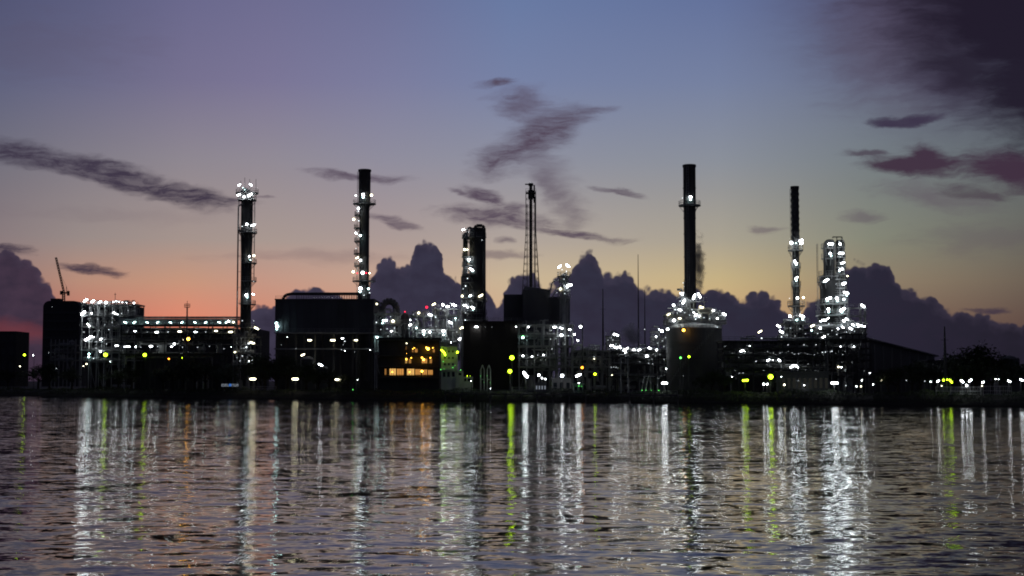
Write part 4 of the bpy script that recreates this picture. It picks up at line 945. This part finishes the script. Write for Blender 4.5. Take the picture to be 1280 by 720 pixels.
lamps(r, [(508.3,429.2,1.6,'y'),(535,436,3.0,'a'),(533,434.5,1.7,'a'),(529.5,449.6,2.6,'a'),(527.5,447,1.7,'a'),(527.5,464,2.5,'a'),(516,436,1,'a'),(508,449,1.4,'a'),(508,442,.8,'a'),(490.5,465,1.2,'a'),(512,465,1.2,'a'),(518,434.8,1.1,'a'),(541,434.8,1.1,'a'),(514,447.2,1.2,'a'),(538,447.2,1.2,'a')], Y - .1)  # some amber lamps are added under the balconies to wash the wall
# --- green-lit white control house
Y = yd(562, 13)
r = thing('control_house', 'white stepped control house washed in green light beside the lit-window office', 'building', ground_pt(562, Y+4))
def wbox(u0, u1, v0, vb, d0, d1, name='wall', mat='white'):
    p = at(u0, v0, Y); q = at(u1, v0, Y); mb = MB(); zb = GZ if vb is None else at(u0, vb, Y).z
    mb.box((p.x, Y+d0, zb), (q.x, Y+d1, p.z)); return mb.build(name, M[mat], r)
wbox(551.5, 571.5, 434, None, 0, 7)
wbox(571.6, 578.3, 463.5, None, .3, 6); wbox(578.4, 590.5, 471, None, .6, 6)
wbox(550.3, 573, 432.8, 433.95, -.5, 7.5, 'roof', 'white'); wbox(549.8, 572.3, 461, 463, -.9, -.003, 'balcony', 'white')
for u in (555, 560, 565):
    for v in (438, 446, 454): wbox(u, u+2.2, v, v+2.6, -.06, -.003, 'window', 'glass')
for u in (553.5, 559, 565): wbox(u, u+3.4, 465, 471, -.06, -.003, 'window', 'glass')
wbox(573.2, 576.8, 466, 469, .24, .297, 'window', 'glass'); wbox(580, 583, 473, 476.5, .54, .597, 'window', 'glass'); wbox(584.5, 588, 473, 476.5, .54, .597, 'window', 'glass')
wbox(570.2, 574, 472, 484, -1.3, -.6, 'stair', 'white')
mb = MB(); p = at(551.5, 433, Y); q = at(572, 433, Y); railing(mb, p.x, q.x, Y-.3, p.z, 1.0, 1.3); mb.tube((p.x+2, Y+2, p.z), (p.x+2, Y+2, p.z+4), .08, n=4); mb.build('roof_railing', M['steel'], r)
lamps(r, [(553.2,438.8,2.2,'g',-40),(556,442.3,1.9,'g',-70),(571.8,440.3,2.3,'g'),(554,452,.7,'e'),(566,459.5,.8,'e'),(576,462.5,.8,'e'),(551,462,.8,'e'),(584,470,1,'g'),(588,470,.6,'g'),(555,461,.6,'e'),(569,457,.6,'e')], Y-1.9)  # the small pure-green lamps are added to wash the white walls green
lamps(r, [(563.7,428,1.2,'w')], Y-1)

# --- green pipes / loading arms on the bank
Yj = yd(606, 7)
for u, w, lab in ((603, 4.5, 'left one of two pale green loading arms on the jetty right of the green-lit house'), (611, 4, 'right one of two pale green loading arms on the jetty right of the green-lit house')):
    g0 = ground_pt(u, Yj); r = thing('fuel_loader', lab, 'loading arm', g0, 'loading arms on the jetty'); s = mpp(Yj)
    mb = MB(); zt = at(u, 458, Yj).z; mb.path([(g0.x-w*s/2, Yj, GZ), (g0.x-w*s/2, Yj, zt-1)], .18, n=6); mb.build('riser', M['palesteel'], r)
    mb = MB(); mb.path([(g0.x-w*s/2, Yj, zt-1), (g0.x, Yj, zt+.4), (g0.x+w*s/2, Yj, zt-1), (g0.x+w*s/2, Yj, GZ+.5)], .14, n=6); mb.build('swing_pipe', M['palesteel'], r)
    mb = MB(); mb.tube((g0.x-w*s/2, Yj, (zt+GZ)/2), (g0.x+w*s/2, Yj, (zt+GZ)/2), .1, n=5); mb.build('brace', M['palesteel'], r)
    lamps(r, [(u-2, 470, .6, 'e'), (u+2, 478, .5, 'e')], Yj-1.5)
Yg = yd(804, 8)
for i, (u, lean) in enumerate(((801, 1.5), (806, 1.6), (813, 0), (822, 0), (776, 0), (785, 0))):
    g0 = ground_pt(u, Yg); vt = 470 if i < 4 else 447
    lab = ['leftmost leaning green-lit mooring pole left of the round tank', 'second leaning green-lit mooring pole left of the round tank', 'upright green-lit pole right of the two leaning ones', 'rightmost dim green-lit pole, under the round tank', 'grey upright frame post below the ragged lamp row', 'tall grey post with crossbars below the ragged lamp row'][i]
    r = thing('mooring_pole', lab, 'pole', g0)
    zt = at(u, vt, Yg).z; mb = MB(); mb.tube(g0, (g0.x + lean*.7, g0.y, zt), .16, .13, n=8); mb.build('pole', M['palesteel'], r)
    mb = MB(); mb.tube((g0.x+lean*.7, g0.y, zt), (g0.x+lean*.7+1.4, g0.y, zt-.15), .09, n=5)
    if i > 3: mb.tube((g0.x, g0.y, zt-1.5), (g0.x-1.9, g0.y, zt-1.5), .08, n=5); mb.tube((g0.x, g0.y, zt-4.5), (g0.x-1.9, g0.y, zt-4.5), .08, n=5)
    mb.build('crossarm', M['palesteel'], r)
    if i < 4: lamps(r, [(u+1.5, 488, .9, 'e')], Yg-1.6)
# --- illuminated sign on the bank
Yz = yd(287, 4)
r = thing('bank_sign', 'small illuminated sign with pale lettering and a round blue disc low on the river bank', 'sign', ground_pt(287, Yz))
p = at(277, 483.2, Yz); q = at(298, 479, Yz)
for x in (p.x+.5, q.x-.5): 
    mb = MB(); mb.box((x-.1, Yz+.02, GZ-1.5), (x+.1, Yz+.2, q.z)); mb.build('post', M['darksteel'], r)
mb = MB(); mb.box((p.x-.2, Yz-.1, p.z-.2), (q.x+.2, Yz, q.z+.2)); pn = mb.build('panel', M['glass'], r)
mb = MB(); W = q.x-p.x; H = q.z-p.z
for i, (x, w_, z0, z1) in enumerate(((0,.05,0,.8),(.07,.07,.55,.8),(.07,.07,0,.2),(.12,.02,.2,.55),(.17,.03,0,.8),(.22,.09,.6,.8),(.22,.03,0,.6),(.28,.03,0,.6),(.35,.03,0,.8),(.36,.07,0,.2),(.6,.03,0,.8),(.65,.08,.6,.8),(.7,.03,0,.6),(.77,.03,0,.8),(.79,.08,0,.18),(.85,.03,.18,.8),(.91,.03,0,.8),(.94,.06,.55,.78),(.97,.03,0,.55))):
    mb.box((p.x+W*x, Yz-.16, p.z+H*z0), (p.x+W*(x+w_), Yz-.103, p.z+H*z1))
sub(mb, 'lettering', M['signwhite'], pn, r)
mb = MB(); cx = p.x+W*.51; n = 16
mb.add([(cx+H*.42*math.cos(2*math.pi*i/n), Yz-.16, p.z+H*.45+H*.42*math.sin(2*math.pi*i/n)) for i in range(n)] + [(cx+H*.42*math.cos(2*math.pi*i/n), Yz-.103, p.z+H*.45+H*.42*math.sin(2*math.pi*i/n)) for i in range(n)], [tuple(range(n)), tuple(range(2*n-1, n-1, -1))] + [(i, i+n, (i+1) % n+n, (i+1) % n) for i in range(n)])
sub(mb, 'blue_disc', M['blue'], pn, r)

# --- jetty along the middle, fences at right
def jetty(label, u0, u1, off, v):
    Yq = yd((u0+u1)/2, off); p = at(u0, v, Yq); q = at(u1, v, Yq); P0 = Vector((p.x, yd(u0, off), 1.9)); 
    P0 = Vector((at(u0, v, yd(u0, off)).x, yd(u0, off), 1.9)); P1 = Vector((at(u1, v, yd(u1, off)).x, yd(u1, off), 1.9))
    r = thing('jetty', label, 'jetty', (P0+P1)/2)
    d = (P1-P0).normalized(); nrm_ = Vector((NX, NY, 0)); mb = MB()
    c_ = [P0 - nrm_*1.5, P1 - nrm_*1.5, P1 + nrm_*1.5, P0 + nrm_*1.5]
    mb.add([*c_] + [x + Vector((0, 0, .4)) for x in c_], [(0,3,2,1),(4,5,6,7),(0,1,5,4),(1,2,6,5),(2,3,7,6),(3,0,4,7)]); dk = mb.build('deck', M['concrete'], r)
    L_ = (P1-P0).length; k = int(L_/5); mb2 = MB()
    for i in range(k+1):
        x = P0 + d*(L_*i/k)
        mb = MB(); mb.tube((x.x-nrm_.x*1.2, x.y-nrm_.y*1.2, -1.2), (x.x-nrm_.x*1.2, x.y-nrm_.y*1.2, 1.897), .22, n=8); mb.build('pile', M['concrete'], r)
        mb2.tube(x - nrm_*1.4 + Vector((0, 0, .4)), x - nrm_*1.4 + Vector((0, 0, 1.4)), .05, n=4)
    for h in (.9, 1.4): mb2.tube(P0 - nrm_*1.4 + Vector((0, 0, h)), P1 - nrm_*1.4 + Vector((0, 0, h)), .05, n=4)
    sub(mb2, 'railing', M['steel'], dk, r)
jetty('long low concrete jetty on piles below the green-lit house and brown portal', 560, 735, -3.0, 489)
jetty('short concrete landing stage on piles below the round domed tank', 790, 850, -2.5, 491)
def fence(label, u0, u1, off, h, mat='palesteel', L=(), step=1.2):
    P0 = Vector((at(u0, 488, yd(u0, off)).x, yd(u0, off), GZ)); P1 = Vector((at(u1, 488, yd(u1, off)).x, yd(u1, off), GZ))
    r = thing('railing_fence', label, 'fence', (P0+P1)/2); d = P1-P0; k = int(d.length/step)
    for i in range(0, k+1, 3):
        x = P0 + d*i/k; mb = MB(); mb.tube(x, x + Vector((0, 0, h+.1)), .09, n=5); mb.build('post', M[mat], r)
    mb = MB()
    for z in (.25, h*.5, h): mb.tube(P0 + Vector((0, 0, z)), P1 + Vector((0, 0, z)), .07, n=4)
    for i in range(k*3+1): x = P0 + d*i/(k*3); mb.tube(x + Vector((0, 0, .25)), x + Vector((0, 0, h)), .035, n=4)
    mb.build('rails', M[mat], r)
    return r
fence('white waterside railing under the yellow-green lamp cluster and the V-shaped pair of tubes', 1170, 1226, 5.5, 2.0)
fence('paler waterside railing at the far right, right of the V-shaped pair of tubes', 1229, 1264, 5.8, 2.2)
fence('dim waterside railing below the leftmost slender column', 296, 345, 6, 1.6, 'steel')
fence('dim waterside railing below the brown-lit portal', 640, 700, 7, 1.6, 'steel')

# --- free-standing lamps
def post_lamp(u, v, rr, k, lab, off=10, ang=None, extra=None, group=None, H2=0):
    Y = yd(u, off); g0 = ground_pt(u, Y); r = thing('lamp_post', lab, 'lamp post', g0, group or 'lamp posts near the river bank')
    p = at(u, v, Y); mb = MB(); mb.tube((g0.x, g0.y+.5, GZ), (g0.x, g0.y+.5, p.z+.6), .14, .08, n=6); mb.tube((g0.x, g0.y+.5, p.z+.55), (g0.x, g0.y-.2, p.z+.75), .07, n=5); mb.lathe((g0.x, g0.y+.5, GZ), [(.3, 0), (.3, .3), (.15, .5)], 8); mb.build('pole', M['darksteel'], r)
    lamp(r, u, v, rr, k, Y-.1, ang)
    if extra:
        for e_ in extra: lamp(r, e_[0], e_[1], e_[2], e_[3], Y-.1, e_[4] if len(e_) > 4 else None)
    return r
PL = [
 (30.5,443.7,2.4,'g','leftmost yellow-green lamp, in the gap right of the low dark building',60),
 (41.5,444.2,1.6,'w','small white lamp between the leftmost yellow-green lamp and the high-rise',60),
 (25,458,1.6,'y','faint white lamp low at the far left below the leftmost yellow-green lamp',20),
 (70.5,460.5,1.0,'d','faintest white lamp below the unfinished high-rise',20),
 (108.2,455,2.1,'y','larger of two small warm lamps at the foot of the far-left lit structure',12),
 (104.3,457.6,1.5,'y','smaller of two small warm lamps at the foot of the far-left lit structure',12),
 (131.9,443.6,3.6,'g','big yellow-green lamp in front of the far-left lit structure',14),
 (138,452,1.0,'w','tiny white lamp just below the big yellow-green one at the far-left structure',14),
 (181,443.7,3.3,'g','big yellow-green lamp below the left pipe rack',14),
 (235.4,423.7,3.2,'a','golden lamp in front of the left pipe rack below the basket mast',14),
 (227.8,447.6,1.9,'g','small yellow-green lamp below the golden one at the left pipe rack',14),
 (229.3,424.7,.8,'y','tiny warm lamp just left of the golden one at the left pipe rack',14),
 (211,448.5,1.8,'o','dim amber lamp low behind the bushes under the left pipe rack',26),
 (316,473.8,3.4,'y','broad warm lamp low on the bank under the leftmost slender column',6,0),
 (369,473.8,3.4,'y','broad warm lamp low on the bank under the left end of the furnace casing',6,0),
 (422.5,474.6,3.3,'y','broad pale lamp low on the bank beside the green-lit bush',6,0),
 (447,474.8,1.0,'w','tiny white lamp right of the green-lit bush',6),
 (639.9,447.2,3.8,'g','upper of the two big yellow-green lamps in the middle of the bank',16),
 (637.4,464.2,3.6,'g','lower of the two big yellow-green lamps in the middle of the bank',6),
 (656.8,468.4,3.7,'w','big white lamp right of the two yellow-green ones at mid bank',9,-50),
 (673.6,469,2.9,'w','medium white lamp right of the big white one at mid bank',9),
 (677.5,472.6,2.0,'w','lower small white lamp in the middle cluster of three',9),
 (681.6,473.8,2.0,'w','right-hand small white lamp in the middle cluster of three',9),
 (702.6,469.8,3.7,'w','big round white lamp directly below the third dark block',9),
 (722.8,469.2,3.4,'w','large tilted white tube lamp left of the orange lamp',9,25),
 (723.4,479,2.2,'w','small white lamp below the large tilted tube, above a green patch',7),
 (727.7,459.5,2.9,'o','single orange lamp on the middle bank',12),
 (743.8,467.7,2.8,'g','yellow-green lamp right of the orange one',12),
 (765,468.9,1.6,'y','small warm lamp right of the yellow-green one beyond the orange',12),
 (830.7,479,3.2,'w','wide white lamp low on the bank left of the round tank',6,0),
 (850.8,447.3,2.2,'e','green lamp in front of the round tank, left of a pair',9),
 (861.2,446,2.4,'g','yellow-green lamp in front of the round tank, right of a pair',9),
 (931.7,475.5,2.6,'g','flat yellowish tube lamp right of the round tank near the ground',8,5),
 (963.3,471,4.3,'g','biggest bright green lamp, below the narrow ribbed smokestack',8),
 (954.7,480.2,2.9,'w','left of two white lamps just under the biggest green lamp',7),
 (959,480.2,2.4,'w','right of two white lamps just under the biggest green lamp',7),
 (980.5,481,2.8,'y','round warm lamp right of the biggest green lamp',7),
 (976.7,471,1.2,'w','tiny white lamp just right of the biggest green lamp',14),
 (1043.3,479,3.6,'w','wide blue-white lamp low at the foot of the rightmost columns',7,0),
 (1057.5,482,1.2,'d','faint lamp just right of the wide blue-white one',7),
 (1070.6,483,1.5,'w','small white lamp left of a small warm one, under the warehouse',7),
 (1076.2,483,2.1,'y','small warm lamp low in front of the warehouse',7),
 (1077.3,475.4,1.6,'w','small white lamp above the small warm one before the warehouse',14),
 (1087.3,466.4,1.5,'w','highest small white lamp in front of the warehouse',20),
 (1091.3,480.6,1.5,'w','small white lamp in front of the middle of the warehouse',7),
 (1102,475.4,2.1,'y','rightmost warm lamp in front of the warehouse',9),
 (1133,475.5,1.0,'d','faint lamp below the low end of the warehouse roof',9),
 (1156,476.4,1.1,'d','faint lamp left of the small white one near the thin pole',9),
 (1163.5,477.2,1.41,'w','small white lamp left of the yellow-green cluster',7),
 (1172.6,476.5,2.22,'w','tilted white tube lamp left of the yellow-green cluster',7,35),
 (1179.4,475.2,2.22,'g','leftmost yellow-green lamp of the cluster by the thin pole',8),
 (1184,474.6,1.85,'g','middle yellow-green lamp of the cluster by the thin pole',8),
 (1188.4,476.4,2.15,'g','rightmost yellow-green lamp of the cluster by the thin pole',8,-50),
 (1177,482.4,1.63,'y','small warm lamp under the yellow-green cluster',6),
 (1202.6,476.6,2.22,'w','left arm tube lamp of the bright V over the right-hand railing',6,-38),
 (1212.8,475.6,2.22,'w','right arm tube lamp of the bright V over the right-hand railing',6,35),
 (1208.2,481.8,2.96,'w','brightest round lamp at the point of the V at right',5),
 (1228.8,477.8,2.07,'w','tilted tube lamp right of the V, over a small round lamp',6,25),
 (1227.5,482.3,1.48,'y','small round lamp below the tilted tube right of the V',6),
 (1244.6,474,1.48,'w','left of two small white lamps before the greenish tank',8),
 (1248.3,474.2,1.11,'w','right of two small white lamps before the greenish tank',8),
 (1261.5,476.5,2.22,'w','tilted tube lamp under the greenish tank',6,-28),
 (1276.8,474.8,2.22,'w','tilted tube lamp at the right edge of the view',6,-28),
 (589,476.3,1.0,'w','tiny white lamp at the right end of the green-lit house',5),
 (613,486,.9,'w','tiny white lamp low on the jetty under the loading arms',2),
 (854.3,470,.6,'d','tiny dim lamp at the foot of the round tank',9),
]
for t in PL:
    u, v, rr, k, lab, off = t[:6]
    post_lamp(u, v, rr, k, lab, off, t[6] if len(t) > 6 else None)
# row of four tiny lights on a kiosk
block('kiosk', 'small bank kiosk with a row of four dim lit windows in the middle', 'kiosk', 669, 683, 478, None, yd(676, 6), 3, 'casing2', rows=1, cols=4, winmat='signwhite', roof=False, win=(.45, .35))
block('kiosk', 'low flat green-lit kiosk under the small white lamp left of the yellow-green one', 'kiosk', 717, 729, 481, None, yd(723, 6), 3, 'white', rows=1, cols=2, winmat='glass', roof=True, L=[(723.5,482.5,.9,'e'),(727,482.8,.7,'e')])
block('kiosk', 'dark gatehouse beneath the large tilted tube lamp in the middle', 'kiosk', 690, 714, 474, None, yd(702, 14), 5, 'casing2', rows=1, cols=3, roof=True)

# ================================================================== TREES
def tree_mesh(seed, spread=1.0, flat=.7):
    rd = random.Random(seed); mb = MB(); tr = MB()
    tr.tube((0, 0, -.2), (0, 0, 2.6), .32, .22, n=8)
    cl = []
    for i in range(16):
        a = rd.uniform(0, 6.28); rr = rd.uniform(.3, 3.6)*spread; z = 3.2 + rd.uniform(0, 3.6)*flat + (3.6-rr)*.25
        cl.append((rr*math.cos(a), rr*math.sin(a), z, rd.uniform(.8, 1.7)))
        if i < 8: tr.tube((0, 0, 1.8 + rd.uniform(0, .8)), (rr*.8*math.cos(a), rr*.8*math.sin(a), z-.4), .14, .04, n=5)
    for cx, cy, cz, r_ in cl:
        for j in range(75):
            d = Vector((rd.gauss(0, 1), rd.gauss(0, 1), rd.gauss(0, .8))).normalized() * r_ * rd.uniform(.35, 1.1)
            p = Vector((cx, cy, cz)) + d; s_ = rd.uniform(.13, .3)
            a = Vector((rd.gauss(0, 1), rd.gauss(0, 1), rd.gauss(0, 1))).normalized(); b2 = a.orthogonal().normalized()
            mb.add([p - a*s_, p + b2*s_*.6, p + a*s_, p - b2*s_*.6], [(0, 1, 2, 3)])
    def me(m, name, mat):
        k = bpy.data.meshes.new(name); k.from_pydata(m.v, [], m.f); k.materials.append(mat); return k
    return me(mb, 'crown', M['leaf']), me(tr, 'trunk', M['bark'])
TM = [tree_mesh(s, sp2_, fl) for s, sp2_, fl in ((1, 1, .7), (2, 1.25, .5), (3, .75, 1.1), (4, 1.1, .8))]
def tree(u, vtop, off, lab, grp, k):
    Y = yd(u, off); g0 = ground_pt(u, Y); h = at(u, vtop, Y).z - GZ; s_ = h / 7.0
    r = thing('tree', lab, 'tree', g0, grp); r.scale = (s_*1.15, s_*1.15, s_); r.rotation_euler = (0, 0, u*1.7)
    for me_, n_ in zip(TM[k % 4], ('crown', 'trunk')):
        o = bpy.data.objects.new(n_, me_); col.objects.link(o); o.parent = r
for i, (u, v) in enumerate(((1208, 440), (1219, 437), (1229, 441), (1240, 447), (1200, 447))): tree(u, v, 30, 'dark bushy tree in the clump right of the thin pole at right', 'trees right of the thin pole', i)
for i, (u, v) in enumerate(((1250, 458), (1278, 452), (1150, 458), (1140, 456), (1170, 460))): tree(u, v, 26, 'low dark tree among the sheds behind the right-hand railings', 'low trees behind the right-hand railings', i)
for i, (u, v) in enumerate(((331, 443), (345, 447), (360, 452), (383, 455), (398, 463), (412, 460), (346, 458), (326, 456))): tree(u, v, 16, 'dark tree on the bank under the furnace casing', 'trees under the furnace casing', i)
for i, (u, v) in enumerate(((204, 458), (216, 455), (229, 452), (243, 455), (257, 452), (271, 456), (285, 460))): tree(u, v, 9, 'dark leafy tree on the bank below the left pipe rack', 'trees below the left pipe rack', i)
for i, (u, v) in enumerate(((10, 462), (48, 455), (62, 459), (90, 461), (165, 458), (148, 460))): tree(u, v, 22, 'dark low tree on the bank at the far left', 'trees at the far left', i)
for i, (u, v) in enumerate(((1110, 462), (1122, 458), (890, 468), (905, 470), (878, 471))): tree(u, v, 12, 'dark low tree on the right half of the bank before the plant', 'trees on the right half of the bank', i)
tree(435, 466, 7, 'small green-lit bushy tree beside the broad pale bank lamp', None, 1)
lamp(roots[-1], 441, 472, .9, 'e', yd(435, 7)-1.5)
_o = roots[-1]; _l = _o.children[-1]
# keep the lamp's size although the tree is scaled
for _l in _o.children:
    if _l.name.startswith('lamp'):
        _w = _l.location.copy(); _l.parent = None
        _r = thing('ground_spotlight', 'small green spotlight on the grass lighting the bushy tree by the bank', 'spotlight', ground_pt(441, yd(435, 7)-1.5))
        _l.parent = _r; _l.location = (0, 0, .6)
        mb = MB(); mb.lathe(Vector(_r['_w']), [(.2, 0), (.15, .3)], 8); mb.build('base', M['darksteel'], _r)

# riverbank vegetation: uncountable
rd = random.Random(9); mb = MB()
for i in range(26000):
    u = rd.uniform(-30, 1310); off = rd.uniform(.5, 9); Y = yd(u, off); x = (u-640)/F*Y
    clump = math.sin(u*.11)*.5 + math.sin(u*.043+2)*.7 + math.sin(u*.31+1)*.3
    h = max(.15, .75 + clump*.55)
    z0 = .3 + min(off, 5)/5*2.2
    p = Vector((x, Y, z0 + rd.uniform(0, h))); s_ = rd.uniform(.15, .4)
    a = Vector((rd.gauss(0, .5), rd.gauss(0, .5), rd.gauss(0, 1))).normalized(); b2 = a.orthogonal().normalized()
    mb.add([p - a*s_, p + b2*s_*.35, p + a*s_, p - b2*s_*.35], [(0, 1, 2, 3)])
o = mb.build('bank_vegetation', M['leaf']); o['kind'] = 'stuff'; o['label'] = 'dark reeds and scrub along the river bank'; o['category'] = 'scrub'

# ================================================================== STEAM
def steam(name, label, u0, u1, v0, v1, Y, dens, scale, depth=6):
    p = at((u0+u1)/2, (v0+v1)/2, Y); a = at(u0, v1, Y); b2 = at(u1, v0, Y)
    hx, hz = (b2.x-a.x)/2, (b2.z-a.z)/2
    mb = MB(); n = 12; rings = 9; vs = []
    for j in range(rings):
        t = -1 + 2*j/(rings-1); w_ = max(.05, math.sqrt(max(0, 1-t*t*.96)))
        for i in range(n): vs.append((p.x + hx*w_*math.cos(2*math.pi*i/n), Y + depth/2*w_*math.sin(2*math.pi*i/n), p.z + hz*t))
    fs = [(j*n+i, j*n+(i+1) % n, (j+1)*n+(i+1) % n, (j+1)*n+i) for j in range(rings-1) for i in range(n)] + [tuple(range(n-1, -1, -1)), tuple(range((rings-1)*n, rings*n))]
    mb.add(vs, fs)
    m = bpy.data.materials.new(name); m.use_nodes = True; nt = m.node_tree; nt.nodes.remove(nt.nodes['Principled BSDF'])
    pv = nt.nodes.new('ShaderNodeVolumePrincipled'); pv.inputs['Color'].default_value = (.75, .74, .78, 1)
    tcn = nt.nodes.new('ShaderNodeTexCoord'); nn = nt.nodes.new('ShaderNodeTexNoise'); nn.inputs['Scale'].default_value = scale; nn.inputs['Detail'].default_value = 4
    nt.links.new(tcn.outputs['Object'], nn.inputs['Vector'])
    ln = nt.nodes.new('ShaderNodeVectorMath'); ln.operation = 'LENGTH'; mp = nt.nodes.new('ShaderNodeMapping'); mp.inputs['Scale'].default_value = (1/hx, 2/depth, 1/hz)
    nt.links.new(tcn.outputs['Object'], mp.inputs[0]); nt.links.new(mp.outputs[0], ln.inputs[0])
    s1 = nt.nodes.new('ShaderNodeMath'); s1.operation = 'MULTIPLY_ADD'; s1.inputs[1].default_value = 1.6; nt.links.new(nn.outputs['Fac'], s1.inputs[0]); nt.links.new(ln.outputs['Value'], s1.inputs[2])
    mr = nt.nodes.new('ShaderNodeMapRange'); mr.inputs[1].default_value = 1.55; mr.inputs[2].default_value = .9; mr.inputs[3].default_value = 0; mr.inputs[4].default_value = dens
    nt.links.new(s1.outputs[0], mr.inputs[0]); nt.links.new(mr.outputs[0], pv.inputs['Density'])
    nt.links.new(pv.outputs[0], nt.nodes['Material Output'].inputs['Volume'])
    try: m.cycles.volume_step_rate = 2
    except Exception: pass
    o = mb.build(name, m, None, loc=p); o['kind'] = 'stuff'; o['label'] = label; o['category'] = 'steam'
steam('steam', 'grey steam drifting up against the right side of the thickest smokestack', 862, 884, 282, 380, Yt + 27, 1.0, .45, 7)
steam('steam', 'pale steam puffing above the ragged lamp row left of the round tank', 772, 808, 400, 440, yd(790, 70), .6, .35, 8)

for o in roots:
    if '_w' in o: del o['_w']
